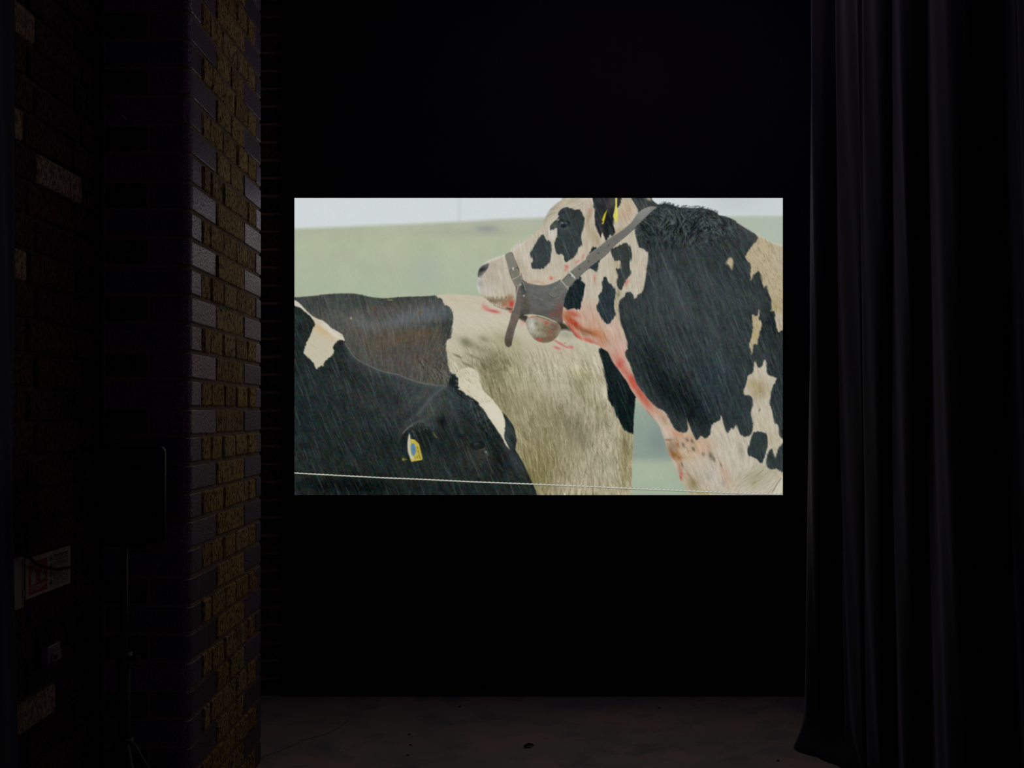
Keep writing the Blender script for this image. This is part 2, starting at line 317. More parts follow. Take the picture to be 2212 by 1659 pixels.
        blob('G', x, y, rx, ry, an, c, a, hm)
    for x, y, rx, ry, an, c, a in [(60,60,50,90,-30,(206,82,66),.9), (160,200,60,160,-35,(196,82,62),.9), (250,330,60,160,-40,(192,96,78),.85), (400,440,120,60,40,(186,142,118),.6), (300,520,16,120,-38,(204,60,44),.9), (470,560,50,90,-30,(172,128,100),.6),
                                   (520,740,70,50,20,(206,184,168),.8), (650,740,120,60,40,(196,136,108),.8), (540,832,60,14,0,(132,84,48),.75), (655,900,34,90,-15,(146,84,40),.8), (580,950,80,110,-15,(136,108,86),.85), (590,870,60,40,0,(150,128,106),.7), (620,1040,70,50,20,(132,78,32),.85),
                                   (690,1080,50,40,0,(140,74,30),.8), (700,1230,36,120,-15,(150,92,68),.7), (705,1350,20,50,0,(196,60,48),.85), (800,1060,130,110,0,(176,148,104),.55), (880,850,200,120,20,(184,142,110),.7), (1000,950,150,110,0,(190,158,132),.6),
                                   (900,1180,160,60,15,(186,172,154),.6), (960,1400,200,150,0,(172,160,142),.5), (870,1440,90,110,0,(128,112,74),.7), (1170,1350,70,200,0,(190,180,172),.6), (1340,1330,60,220,-35,(176,152,128),.55), (1080,1330,60,80,0,(160,156,148),.5),
                                   (1290,1430,34,46,0,(146,146,144),.6), (800,1310,40,90,-20,(140,112,84),.5), (1000,1560,160,40,0,(150,140,80),.6)]:
        blob('H', x, y, rx, ry, an, c, a, hm)
    for x, y, rx, ry in [(880,960,26,34), (1015,1030,20,34), (1120,1050,30,60), (1165,1100,16,40), (860,850,20,34), (740,900,20,34), (795,830,18,30), (725,1170,12,40), (1262,1180,12,50)]:
        blob('H', x, y, rx, ry, -20, (84, 78, 66), .75, hm)
    blob('I', 480, 1330, 260, 150, -25, (152, 152, 124), .75, hm); blob('I', 300, 1200, 200, 60, -30, (186, 182, 168), .6, hm); blob('I', 440, 1420, 30, 60, 40, (140, 134, 84), .5, hm)
    blob('I', 120, 1000, 130, 160, 0, (184, 178, 162), .6, hm); blob('I', 40, 1330, 60, 150, -15, (184, 152, 132), .6, hm); blob('I', 260, 980, 40, 100, -10, (140, 138, 124), .6, hm)
    blob('I', 520, 140, 110, 130, 0, (140, 130, 88), .7, hm); blob('I', 560, 600, 120, 130, 0, (180, 172, 142), .6, hm); blob('I', 700, 820, 90, 110, 0, (172, 166, 136), .6, hm); blob('I', 420, 60, 80, 60, 0, (158, 144, 96), .5, hm)
    blob('I', 515, 420, 10, 26, 15, (92, 86, 60), .8, hm)
    tip = mask(T('I', (850,1285), (800,1370), (740,1460), (680,1600), (900,1620), (900,1250)), 1.6)*bm
    mix(tip, (196, 192, 170)); line(T('I', (815,1360), (760,1440), (690,1560)), 1.6, (92, 92, 84), .8)
    img += (bh*4.2*hm)[..., None]; img += (bh2*2.6*hm)[..., None]
    strokes(500, hm*(X > 1150)*(Y < 730), b_dir, 12, (140, 128, 104), .3, 1, 9, .05)
    strokes(420, hm*(X > 1150)*(Y < 730), b_dir, 12, (210, 204, 188), .3, 1, 9, .05)
    strokes(220, hm*(X > 1440)*(Y > 850), b_dir, 11, (214, 208, 192), .4, 1, 14, .05)
    strokes(120, hm*(X > 1440)*(Y > 850), b_dir, 9, (112, 104, 84), .4, 1, 14, .05)
    # black patches of head and throat
    P = [T('F', (318,282), (350,226), (430,190), (500,205), (560,230), (630,226), (660,250), (690,310), (712,352), (700,470), (680,550), (665,640), (672,740), (620,812), (580,910), (520,950), (450,1008), (405,980), (395,920), (360,890),
           (300,892), (270,820), (260,740), (290,650), (302,560), (298,505), (240,520), (203,525), (195,470), (240,410), (300,375), (322,330)),
         T('E', (868,210), (890,140), (960,20)) + T('F', (40,628), (80,598), (112,632), (150,692), (190,690), (212,760), (215,850), (205,950), (185,1012)) + T('E', (1060,412), (980,417), (900,417), (882,340), (902,290)),
         T('F', (868,-20), (1235,-20), (1245,150), (1210,190), (1140,320), (1150,480), (1165,560), (1130,620), (1090,590), (1040,690), (1012,640), (972,578), (950,640), (910,560), (880,480), (858,380), (868,230), (840,170)),
         T('B', (828,-20), (960,-20), (1010,62), (1078,100), (1040,112), (980,110), (940,150), (915,172), (890,130), (868,80)),
         T('F', (740,960), (790,860), (840,788), (895,800), (870,850)),
         T('F', (770,1085), (925,965), (912,1060), (880,1155), (830,1112)),
         T('F', (1220,765), (1330,720), (1390,790), (1412,930), (1380,1060), (1402,1180), (1340,1270), (1285,1380), (1240,1425), (1200,1340), (1200,1200), (1178,1110), (1240,1112), (1252,1020), (1230,990), (1160,990), (1120,900), (1108,830)),
         T('G', (852,10), (890,-15), (930,60), (1000,130), (1040,230), (1020,330), (1012,480), (1030,560), (970,640), (920,692), (840,620), (780,520), (750,450), (780,350), (770,262), (828,200), (838,80)),
         T('F', (570,1290), (650,1230), (665,1290), (715,1350), (700,1450), (682,1560)) + T('G', (520,390), (498,472), (400,460), (320,478), (268,440), (253,390), (290,250), (330,170), (400,80)),
         T('D', (1900,800), (1922,772), (1960,768), (2000,776), (2030,800), (2040,900), (2015,990), (1985,1045), (1940,1008), (1880,980), (1868,930)),
         ]
    for i, p in enumerate(P):
        m = mask(p, 1.8, 1.0, bh)*bm
        mix(m, [(50,58,58), (54,62,62), (40,42,44), (48,54,54), (38,44,46), (44,52,54), (52,58,56), (40,50,54), (24,36,38), (46,56,56)][i])
        img += ((bh*3.2+n_fin*2)*m)[..., None]
        if i == 0:
            blob('F', 560, 300, 130, 90, 0, (42, 46, 46), .6, m); blob('F', 260, 470, 60, 50, 0, (96, 98, 92), .6, m); blob('F', 420, 520, 120, 40, 0, (66, 72, 72), .5, m)
        if i == 2:
            blob('F', 1110, 130, 60, 110, 10, (92, 86, 80), .7, m); blob('F', 1060, 420, 60, 180, 10, (18, 20, 22), .7, m); blob('F', 960, 400, 30, 160, 0, (56, 60, 60), .5, m)
            blob('F', 930, 90, 40, 60, 0, (64, 66, 66), .5, m)
    strokes(60, mask(P[3], 1), 60, 10, (92, 96, 92), .6, 1, 12)
    blob('B', 990, 38, 26, 16, 25, (196, 180, 146), .8, bm)
    # eye of the bull
    line(T('F', (315,400), (350,375), (410,380), (460,410), (490,430)), 2.2, (26, 30, 30), .9)
    m = mask(T('F', (322,410), (370,390), (430,405), (470,440), (440,480), (390,495), (350,480), (325,450)), 1.4); mix(m, (30, 34, 38))
    blob('F', 372, 425, 26, 16, 10, (132, 144, 158), .85, m); blob('F', 430, 430, 24, 12, 20, (92, 104, 116), .7, m); blob('F', 345, 450, 10, 24, 0, (120, 128, 136), .7)
    blob('F', 318, 380, 18, 12, 0, (166, 172, 176), .8); line(T('F', (330,500), (400,520), (460,500)), 1.2, (84, 90, 90), .7)
    # nostril
    m = mask(T('E', (92,450), (128,392), (190,355), (247,342), (236,400), (190,470), (150,512), (104,545), (80,522)), 2.0); mix(m, (84, 86, 86))
    blob('E', 150, 430, 60, 26, -25, (34, 32, 34), .9, m); blob('E', 215, 370, 34, 20, -30, (110, 108, 106), .6, m); blob('E', 160, 480, 34, 14, -30, (146, 126, 116), .7, m); blob('E', 125, 530, 36, 20, 0, (134, 140, 142), .7, hm)
    img = bg*(1-bm0[..., None]) + img*bm0[..., None]; bm = bm0; hm = hm*bm0
    strokes(110, mask(T('B', (1080,85), (1130,60), (1260,90), (1440,100), (1590,140), (1590,175), (1440,150), (1260,140), (1100,120)), 1), -42, 9, (42, 50, 52), .9, 1.3, 22)
    # chin, blood at the mouth
    blob('E', 420, 895, 200, 34, 4, (120, 104, 74), .75, hm); blob('E', 560, 850, 60, 50, -30, (132, 96, 66), .7, hm); blob('E', 300, 900, 120, 26, 25, (112, 102, 78), .6, hm); strokes(60, hm*(Y > 640)*(X < 1110), 100, 8, (96, 82, 60), .55, 1, 14); blob('E', 260, 960, 160, 30, 35, (186, 172, 156), .5, hm); blob('E', 500, 950, 60, 40, 0, (168, 92, 64), .7, hm)
    blob('E', 590, 950, 40, 60, 0, (212, 58, 48), .95, hm); blob('E', 560, 1020, 60, 14, 15, (74, 34, 28), .9); blob('E', 575, 1060, 26, 20, 0, (196, 60, 54), .8)
    line(T('E', (330,965), (450,1015), (560,1040)), 1.4, (96, 60, 48), .5)
    for x, y, rx, ry, a in [(290,1045,110,24,.85), (200,990,50,30,.5), (350,1060,50,20,.7), (165,950,26,40,.25)]: blob('E', x, y, rx, ry, 12, (208, 92, 92), a, mm)
    for x, y, rx, ry in [(1410,390,24,30), (1390,440,16,20), (1180,560,24,22)]: blob('E', x, y, rx, ry, 0, (206, 104, 96), .75, hm)
    for x, y, rx, ry, an in [(690,920,16,50,25), (610,1000,40,18,-40), (440,1080,26,26,0), (210,1250,26,26,0), (860,1260,16,60,0), (1350,1300,40,26,-50), (780,240,16,30,0), (1330,1350,20,40,20)]: blob('F', x, y, rx, ry, an, (206, 110, 96), .65, hm)
    for k in range(26): blob('E', 780+k*13, 600+18*math.sin(k*.3+.2)+k*1.6, 5, 22, 0, (186, 112, 84), .4, hm)
    # yellow tags on the bull's ear
    mix(mask(T('F', (1168,-10), (1196,-10), (1196,180), (1216,300), (1192,432), (1152,372), (1135,330), (1160,220), (1170,150)), 1.3, sm=False), (206, 202, 100))
    line(T('F', (1185,50), (1188,200), (1178,330)), 1.2, (230, 226, 140), .7)
    mix(mask(T('F', (1048,222), (1022,330), (992,442), (964,438), (986,402), (970,380), (1000,300)), 1.2, sm=False), (196, 186, 40))

    # ---- harness: pad, long cheek strap, nose band, loose strap end, buckles, bell
    lt = lic(20, 5, 1.6)
    pad = mask(T('E', (740,585), (830,632), (930,655), (1080,667), (1180,642), (1260,612), (1330,585), (1425,720), (1402,800), (1372,920), (1352,1040), (1345,1130), (1352,1230), (1280,1225), (1200,1195), (1090,1140), (930,1105), (790,1112), (705,1120), (700,1000), (700,850), (715,700)), 1.4)
    mix(pad, (96, 97, 93)); blob('E', 780, 950, 70, 200, 0, (84, 76, 66), .8, pad); blob('E', 780, 1080, 80, 50, 0, (52, 52, 42), .7, pad); img += (noise(7)*3.5*pad)[..., None]; blob('E', 1080, 1080, 260, 60, 0, (78, 74, 70), .6, pad); blob('E', 1060, 720, 160, 60, 0, (106, 108, 104), .6, pad)
    blob('E', 1310, 1060, 60, 160, 0, (130, 70, 60), .6, pad); blob('E', 1200, 1100, 60, 40, 0, (136, 60, 52), .5, pad); blob('E', 750, 700, 36, 70, -20, (40, 50, 52), .8, pad); blob('E', 780, 780, 30, 40, 0, (58, 60, 58), .7, pad)
    img += (lt*2.5*pad)[..., None]
    for x, y, r in [(772,820,13), (730,655,10)]: blob('E', x, y, r, r, 0, (212, 206, 190), .9)
    line(T('E', (740,600), (770,640), (800,740)), 1.6, (156, 144, 116), .8); line(T('E', (1000,860), (1060,880)), 1, (130, 122, 110), .6)
    line(T('E', (760,592), (850,640), (960,660), (1080,672), (1180,646), (1310,596)), 1.0, (130, 118, 102), .5)
    dk = mask(T('E', (700,1125), (800,1110), (830,1160), (800,1220), (700,1160)), 4); mix(dk, (34, 34, 30), .9)
    dk = mask(T('E', (1150,1180), (1280,1220), (1380,1240), (1480,1345), (1380,1330), (1300,1330), (1250,1260)), 4); mix(dk, (48, 42, 28), .95)
    bell = mask(T('E', (815,1170), (900,1120), (1050,1140), (1180,1180), (1300,1250), (1322,1340), (1270,1430), (1180,1505), (1060,1525), (950,1485), (870,1405), (820,1310), (803,1235)), 1.8)
    mix(bell, (146, 142, 124)); blob('E', 900, 1260, 70, 110, -15, (196, 194, 184), .9, bell); blob('E', 950, 1370, 110, 40, 25, (176, 172, 158), .7, bell); blob('E', 1080, 1340, 120, 80, 0, (118, 114, 82), .75, bell)
    blob('E', 1230, 1320, 110, 130, 0, (104, 80, 66), .85, bell); blob('E', 1060, 1470, 220, 50, 0, (96, 84, 66), .7, bell); img += (noise(3)*7*bell)[..., None]; blob('E', 960, 1240, 36, 40, 0, (118, 112, 88), .7, bell); blob('E', 1110, 1230, 36, 30, 30, (188, 82, 66), .85, bell); blob('E', 1020, 1180, 50, 26, 10, (190, 130, 116), .7, bell)
    blob('E', 1060, 1500, 110, 26, 0, (118, 92, 76), .7, bell); blob('E', 1010, 1475, 46, 20, 15, (206, 76, 60), .95); blob('E', 1200, 1450, 70, 40, -30, (118, 84, 66), .6, bell); blob('E', 890, 1140, 50, 10, -10, (196, 90, 80), .7, bell); blob('E', 1150, 1380, 40, 60, 0, (150, 84, 56), .5, bell)
    line(T('E', (780,1112), (860,1103), (940,1110), (1050,1135), (1170,1178), (1260,1215)), 1.9, (192, 182, 150), .85)
    line(T('E', (960,1125), (1050,1150), (1160,1192)), 1.2, (60, 50, 38), .8)
    for x, y, rx, ry, an in [(1300,1530,50,16,35), (1360,1560,50,16,30), (1480,1590,34,26,30), (1420,1590,30,14,0), (1250,1500,30,12,20), (1270,1600,60,20,20)]: blob('E', x, y, rx, ry, an, (206, 88, 92), .7, mm)
    blob('E', 1385, 1528, 7, 6, 0, (40, 40, 40), .95); blob('E', 750, 1230, 60, 60, 45, (196, 150, 140), .5, mm)
    blob('G', 300, 850, 130, 60, 10, (150, 150, 134), .8, mm*(1-bm)); line(T('E', (1310,1345), (1400,1325), (1480,1352), (1560,1440)), 3, (120, 112, 96), .5, 3)
    cs = mask(T('B', (958,122), (1010,104), (1062,114), (1020,146), (962,206), (900,262), (862,302), (780,372), (692,444), (602,540), (512,612), (432,672), (352,748), (292,812), (240,862), (182,920), (138,910), (115,882), (132,850),
                  (212,770), (282,692), (382,610), (428,580), (450,540), (540,468), (640,388), (702,350), (762,308), (832,248), (880,180), (920,142)), 1.4)
    mix(cs, (110, 111, 106)); blob('B', 960, 150, 130, 40, -45, (140, 142, 138), .7, cs); blob('B', 700, 400, 180, 30, -42, (104, 102, 96), .6, cs); blob('B', 450, 610, 160, 30, -42, (112, 106, 94), .6, cs)
    blob('B', 180, 860, 70, 40, -42, (98, 98, 94), .8, cs); img += (lt*2.2*cs)[..., None]
    line(T('B', (210,775), (282,694), (382,612), (450,542), (540,470), (640,390), (760,310), (832,250), (882,182), (960,122)), 1.1, (176, 168, 146), .65)
    line(T('B', (1020,148), (900,264), (780,374), (692,446), (602,542), (432,674), (352,750), (292,812)), 1.3, (58, 56, 50), .75)
    line(T('F', (180,1500), (215,1530), (265,1545), (330,1510)), 1.2, (60, 58, 52), .7); line(T('F', (195,1480), (200,1520)), 1.5, (150, 140, 118), .6); line(T('F', (265,1380), (285,1400)), 1.6, (160, 150, 124), .7)
    for p in T('F', (1068,760), (918,880), (770,998), (635,1115)): blob('P', p[0], p[1], 1.3, 1.5, 0, (38, 36, 34), .9)
    q = T('F', (358,1280), (488,1165), (572,1255), (450,1388)); line(q+[q[0]], 2.3, (176, 170, 146), .95, 1.1, sm=False)
    line(T('F', (378,1285), (470,1185)), 1.0, (44, 42, 38), .8); line(T('F', (470,1365), (560,1270)), 1.2, (44, 42, 38), .8)
    line(T('F', (500,1175), (560,1240)), 2.6, (204, 204, 198), .95); line(T('F', (500,1235), (540,1205)), 2.0, (190, 190, 184), .9); line(T('F', (495,1190), (500,1240)), 1.5, (50, 48, 44), .8)
    nb = mask(T('E', (490,222), (528,182), (592,172), (622,260), (672,370), (712,440), (732,520), (742,600), (722,622), (700,662), (672,722), (640,690), (602,602), (572,522), (548,450), (518,330)), 1.4)
    mix(nb, (124, 122, 112)); blob('E', 640, 480, 70, 50, -25, (112, 114, 92), .7, nb); blob('E', 700, 600, 60, 60, 0, (104, 104, 96), .6, nb); img += (lt*2.2*nb)[..., None]
    line(T('E', (595,175), (672,365), (735,520), (760,600)), 1.2, (64, 58, 48), .7)
    le = mask(T('E', (655,700), (690,668), (722,700), (728,900), (722,1000), (692,1150), (640,1300), (602,1450), (582,1560), (545,1592), (502,1562), (484,1500), (500,1390), (560,1200), (590,1070), (630,950), (650,820)), 1.4)
    mix(le, (100, 92, 84)); blob('E', 620, 1180, 40, 90, 15, (116, 96, 86), .6, le); blob('E', 545, 1520, 60, 90, 0, (64, 60, 42), .8, le); blob('E', 570, 1350, 36, 80, 15, (84, 74, 66), .6, le); img += (lt*2*le)[..., None]
    line(T('E', (690,670), (660,800), (648,900), (608,1040)), 1.7, (176, 180, 176), .85); line(T('E', (705,1130), (640,1310), (600,1470), (580,1565)), 1.2, (52, 46, 36), .7)
    line(T('E', (556,452), (675,398), (720,500), (598,582)), 1.2, (70, 68, 56), .8, sm=False)
    line(T('E', (598,578), (718,508), (712,430)), 2.0, (196, 190, 160), .9, sm=False); line(T('E', (612,405), (612,430)), 3, (206, 206, 200), .9); line(T('E', (560,470), (596,575)), 1.4, (88, 86, 70), .8, sm=False)
    line(T('E', (610,560), (640,545), (700,515)), 1.0, (60, 56, 46), .8)

    # ---- the dark cow in front
    f_dir = field([(700, 800, 60), (800, 900, 62), (900, 850, 130), (960, 900, 70), (1020, 870, 20), (1060, 920, 45), (1000, 980, 62), (700, 1000, 60), (1100, 1020, 60), (900, 1030, 70)])
    fh = lic(f_dir, 9, 1.6)
    back = T('K', (-80,120), (40,188), (100,230), (160,285), (210,340), (270,400), (340,450), (400,480), (450,492), (520,540), (590,610), (680,662), (755,712), (790,775), (800,830), (850,915), (920,1018), (1030,1110), (1150,1165), (1300,1235), (1450,1275)) + \
           T('J', (0,158), (100,200), (250,250), (420,280), (575,288), (606,240), (628,175), (660,150), (690,135)) + T('J', (740,100), (800,80), (880,85), (940,118), (972,180), (985,260), (1012,342), (1070,402), (1130,460), (1190,540), (1240,602),
           (1310,680), (1370,770), (1400,860), (1413,960), (1402,1060), (1442,1130), (1502,1240), (1562,1362), (1602,1450), (1640,1540), (1668,1630), (1690,1720))
    full = back + T('P', (1168, 1180), (600, 1180)); fm0 = mask(back + T('P', (1168, 1180), (600, 1180)), 1.7, .35, fh); bg = img.copy(); fm = (fm0 > .01).astype(np.float32)
    mix(fm, (31, 38, 36)); img += ((noise(12)*2.2+noise(5)*1.6)*fm)[..., None]*np.array([.8, 1.05, 1.05], np.float32)
    for t, x, y, rx, ry, an, c, a in [('J',150,330,520,150,15,(60,66,65),.9), ('J',400,520,220,220,40,(64,68,67),.8), ('J',640,480,70,230,-15,(60,68,70),.6), ('J',700,330,60,60,0,(16,22,22),.7), ('J',950,1180,260,120,10,(48,50,47),.8), ('C',700,500,500,90,25,(52,56,55),.7), ('J',-100,700,200,300,0,(44,50,49),.6), ('K',300,1300,200,300,0,(36,46,46),.5), ('J',300,380,360,60,-38,(72,77,77),.6), ('J',100,250,260,70,20,(50,58,58),.6), ('J',330,560,90,160,50,(60,66,66),.55), ('K',1100,1260,460,50,24,(52,58,58),.6), ('K',900,1150,200,60,50,(44,54,54),.6),
                                      ('C',600,620,500,140,20,(38,48,48),.5), ('C',120,600,120,320,0,(24,36,38),.5), ('C',500,1250,460,90,3,(6,12,11),.9), ('C',860,900,130,160,0,(20,28,28),.6), ('C',1500,1270,300,60,0,(20,28,27),.6),
                                      ('J',900,620,150,60,45,(48,58,60),.6), ('J',700,520,100,160,0,(34,44,46),.4), ('J',520,730,50,60,0,(8,12,12),.85), ('J',1300,880,60,160,0,(62,70,76),.85), ('J',1400,1200,60,220,-25,(56,62,64),.8), ('J',1200,1200,90,160,0,(10,16,16),.7),
                                      ('J',950,1200,200,80,10,(42,46,44),.6), ('J',1100,900,110,60,50,(18,24,24),.6), ('J',250,1300,300,80,0,(34,42,40),.6), ('J',560,1100,200,200,0,(26,34,34),.5), ('J',230,740,200,40,-25,(64,66,64),.6)]:
        blob(t, x, y, rx, ry, an, c, a, fm)
    img += (fh*4.0*fm)[..., None]
    crim = lic(f_dir+60, 3, 2.0)
    band = fm*np.exp(-((((X-860)*5.53-1000)*.7+((Y-780)*5.53-600)*-.7)/130)**2)*np.clip(1-np.abs((X-860)*5.53-960)/300, 0, 1)
    img += (crim*15*band)[..., None]*np.array([.9, 1, 1.03], np.float32)
    strokes(90, mask(T('J', (560,300), (640,280), (860,420), (900,560), (640,560)), 2)*fm, 60, 16, (72, 82, 86), .5, 1, 20)
    line(T('K', (800,830), (850,915), (920,1018), (1030,1110), (1150,1165), (1300,1235), (1450,1275))+T('J', (0,158), (100,200), (250,250), (420,280), (575,288)), 2.6, (112, 112, 114), .7, 2.2)
    line(T('J', (575,288), (470,370), (380,450), (300,560), (230,640)), 3.2, (92, 96, 96), .45, 3)
    rim = T('K', (800,830), (850,915), (920,1018), (1030,1110), (1150,1165), (1300,1235), (1450,1275))+T('J', (0,158), (100,200), (250,250), (420,280), (575,288))
    line([(x-2, y+5) for x, y in rim], 9, (76, 82, 82), .5, 9, fm); line([(x, y+1) for x, y in rim], 3.2, (118, 119, 120), .55, 3, fm)
    line(T('J', (575,292), (480,365), (390,450), (310,550), (240,640)), 9, (84, 88, 88), .4, 9, fm)
    line(T('J', (230,640), (150,700), (90,770), (50,850)), 9, (72, 76, 74), .4, 9, fm)
    blob('J', 300, 700, 110, 40, -25, (78, 80, 78), .55, fm); blob('J', 420, 760, 50, 40, 40, (60, 66, 66), .5, fm); blob('J', 1020, 640, 120, 40, 50, (62, 72, 74), .5, fm); blob('J', 860, 480, 90, 40, 40, (58, 68, 70), .5, fm)
    img += (np.clip(noise(3.2), -2, 2)*3.0*fm)[..., None]*np.array([1.5, .2, -.6], np.float32) + (np.clip(noise(5), -2, 2)*2.2*fm)[..., None]*np.array([-.8, 1, .4], np.float32)
    # white blaze and poll tuft
    bz = mask(T('J', (660,150), (700,128), (740,100), (800,78), (880,83), (940,118), (972,180), (985,260), (1012,342), (1070,402), (1130,460), (1190,540), (1240,612), (1270,690), (1280,770), (1270,850), (1275,930), (1310,1008), (1332,1056),
                (1290,1012), (1240,910), (1190,830), (1110,720), (1050,620), (990,550), (940,480), (870,430), (810,402), (780,365), (712,345), (738,310), (680,290), (720,262), (680,240), (718,215)), 1.7, .8, fh)
    bz = np.maximum(bz, (sdf(smooth_pts(full)) > -3)*(X > 988)*(X < 1085)*(Y > 780)*(Y < 890)*1.0)
    mix(bz, (204, 197, 175)); blob('J', 1150, 620, 90, 200, -35, (213, 208, 190), .8, bz); blob('J', 760, 150, 80, 60, 0, (184, 176, 148), .6, bz)
    strokes(110, bz*(Y < 870), f_dir+10, 8, (134, 120, 80), .6, 1.0, 16); strokes(60, bz, 55, 9, (216, 210, 190), .5, 1, 14)
    strokes(44, mask(T('J', (610,280), (640,170), (700,160), (720,250), (700,340)), 1), 108, 13, (24, 31, 33), .9, 1.5, 14)
    strokes(30, mask(T('J', (700,340), (780,360), (880,440), (960,520), (900,540), (720,400)), 1), 55, 12, (20, 28, 28), .8, 1.6, 14)
    line(T('J', (905,84), (955,120), (990,180), (1003,260), (1030,335), (1088,398), (1148,456), (1208,536), (1255,600)), 3.5, (112, 108, 78), .4, 4)
    line(T('J', (700,118), (760,82), (860,70), (905,84)), 2.2, (128, 122, 92), .4, 3)
    # white wedge on its neck
    wd = mask(T('K', (-60,130), (40,186), (100,230), (160,285), (210,340), (270,400), (340,450), (400,480), (450,490), (520,540), (590,610), (680,662), (755,712), (792,770), (782,802), (735,790), (702,795), (660,832), (615,905), (632,960), (610,1010), (560,1060),
                (500,1110), (470,1182), (440,1170), (372,1222), (330,1140), (270,1080), (192,1002), (180,978), (215,850), (260,760), (300,670), (345,560), (320,490), (250,410), (180,350), (110,305), (40,275), (-60,240)), 1.7, .9, fh)
    wd = np.maximum(wd, (sdf(smooth_pts(full)) > -3)*(X < 742)*(Y < 740)*1.0)
    mix(wd, (192, 185, 162)); blob('K', 440, 640, 190, 60, 35, (196, 170, 126), .8, wd); blob('K', 120, 270, 160, 40, 42, (206, 200, 192), .9, wd); blob('K', 600, 680, 240, 30, 38, (214, 208, 196), .85, wd); blob('K', 400, 1000, 120, 120, 0, (190, 184, 164), .6, wd)
    strokes(140, wd*(X > 655), 60, 9, (160, 148, 118), .5, 1, 12)
    strokes(34, mask(T('K', (420,470), (560,560), (700,650), (800,730), (790,790), (620,680), (430,520)), 1), 22, 12, (214, 210, 200), .8, 1.2, 14)
    img = bg*(1-fm0[..., None]) + img*fm0[..., None]
    # ear, tags, eye
    em = mask(T('J', (20,950), (70,860), (130,790), (220,745), (310,750), (370,810), (400,900), (390,1010), (300,1060), (200,900), (150,860), (100,880), (60,1000)), 14); mix(em, (15, 20, 18), .6)
    line(T('J', (0,965), (40,885), (75,840), (130,780), (200,742), (280,730), (340,748), (400,820), (440,900)), 3.2, (84, 90, 88), .35, 4.0)
    line(T('J', (60,860), (100,815), (170,765)), 2.0, (150, 152, 150), .55, 1.6)
    strokes(70, mask(T('J', (60,860), (150,740), (300,700), (420,780), (430,880), (380,820), (280,760), (150,790)), 3), -20, 9, (84, 90, 88), .4, 1, 24)
    strokes(34, mask(T('J', (120,800), (300,740), (360,800), (300,840), (160,850)), 1), 40, 10, (92, 98, 94), .5, 1, 20)
    mix(mask(T('J', (148,928), (198,938), (250,990), (292,1166), (280,1184), (156,1204), (138,1150)), 1.2, sm=False), (186, 172, 70))
    line(T('J', (200,945), (222,990), (262,1160)), 1.0, (150, 138, 40), .7)
    for x in (222, 240, 258): line(T('J', (x-12,1030), (x+14,1165)), .9, (120, 108, 34), .45)
    for k, (x, y) in enumerate([(232,1040), (240,1085), (250,1130), (262,1158), (228,1150), (205,1160)]): line(T('J', (x-4,y-16), (x+2,y+10)), 1.0, (70, 62, 22), .85)
    mix(mask(T('J', (132,866), (145,900), (148,960), (144,1050), (156,1120), (192,1158), (160,1172), (125,1110), (112,1030), (115,940)), 1.3), (190, 186, 166))
    mix(mask(T('J', (164,985), (192,990), (210,1040), (210,1095), (188,1132), (165,1118), (154,1060), (155,1005)), 1.0), (88, 126, 162)); line(T('J', (180,1040), (190,1075)), 1.0, (60, 84, 110), .8)
    blob('J', 62, 1176, 14, 16, 0, (176, 162, 44), .9); blob('J', 90, 1174, 18, 6, 0, (150, 138, 40), .8)
    line(T('J', (425,862), (440,890), (462,915)), 2.2, (120, 108, 66), .7)
    m = mask(T('J', (850,1010), (890,965), (960,948), (1020,965), (1045,1010), (1010,1050), (950,1062), (890,1045)), 5); mix(m, (14, 18, 18), .8)
    blob('J', 950, 1000, 70, 34, 10, (40, 46, 44), .7, m); line(T('J', (850,1005), (890,962), (960,944), (1030,970), (1060,1010)), 2.6, (52, 56, 52), .45, 2.5)
    line(T('J', (850,1040), (900,1085), (970,1110), (1030,1130)), 3, (54, 56, 52), .35, 3)
    blob('J', 940, 985, 22, 12, 0, (66, 74, 74), .6)
    line(T('J', (960,1065), (1010,1058), (1045,1030)), 1.4, (120, 102, 88), .8); line(T('J', (905,1060), (960,1085), (1010,1080)), 1.3, (62, 66, 64), .8); blob('J', 1050, 1088, 12, 20, -40, (132, 140, 150), .9); blob('J', 1068, 1120, 16, 14, 0, (92, 76, 58), .8)
    line(T('J', (880,1095), (960,1150), (1040,1150), (1080,1110)), 2, (56, 60, 56), .5, 2)

    ex = np.clip(img[..., 0]-np.maximum(img[..., 1], img[..., 2])-22, 0, 200); img[..., 0] -= .2*ex
    # ---- rain, grain, fence wire
    lum = img.mean(-1)
    dark = np.clip(1-(lum-60)/60, 0, 1)
    for k in range(1500):
        x = rng.uniform(620, 1700); y = rng.uniform(430, 1075); l = rng.uniform(12, 70); a = rng.uniform(.05, .26)*(1 if rng.random() < .88 else 1.6); s = math.tan(math.radians(rng.normal(21, 2.5)))
        line([(x-s*l/2, y-l/2), (x+s*l/2, y+l/2)], rng.uniform(.8, 2.4), (110, 122, 122), a, 2.2, dark, sm=False)
    for k in range(350):
        x = rng.uniform(640, 1690); y = rng.uniform(430, 1060); l = rng.uniform(10, 40)
        line([(x-.37*l/2, y-l/2), (x+.37*l/2, y+l/2)], 1.2, (212, 216, 214), rng.uniform(.04, .12), 1.2, None, sm=False)
    for ax in (0, 1): img = blur1(img, ax)
    for c in range(3): img[..., c] += noise(2.0)*(1.2+2.2*dark) + noise(4.5)*(.5+1.6*dark)
    wp = np.array(T('C', (0,1133), (400,1155), (800,1176), (1200,1192), (1600,1212), (2130,1232))+T('D', (400,1250), (830,1270), (1300,1290), (1700,1308), (2080,1320), (2200,1323)))
    wy = np.interp(X[0], wp[:, 0], wp[:, 1])[None]
    d = np.abs(Y-wy-.22*np.sin((X-636)/9.2*2*np.pi))
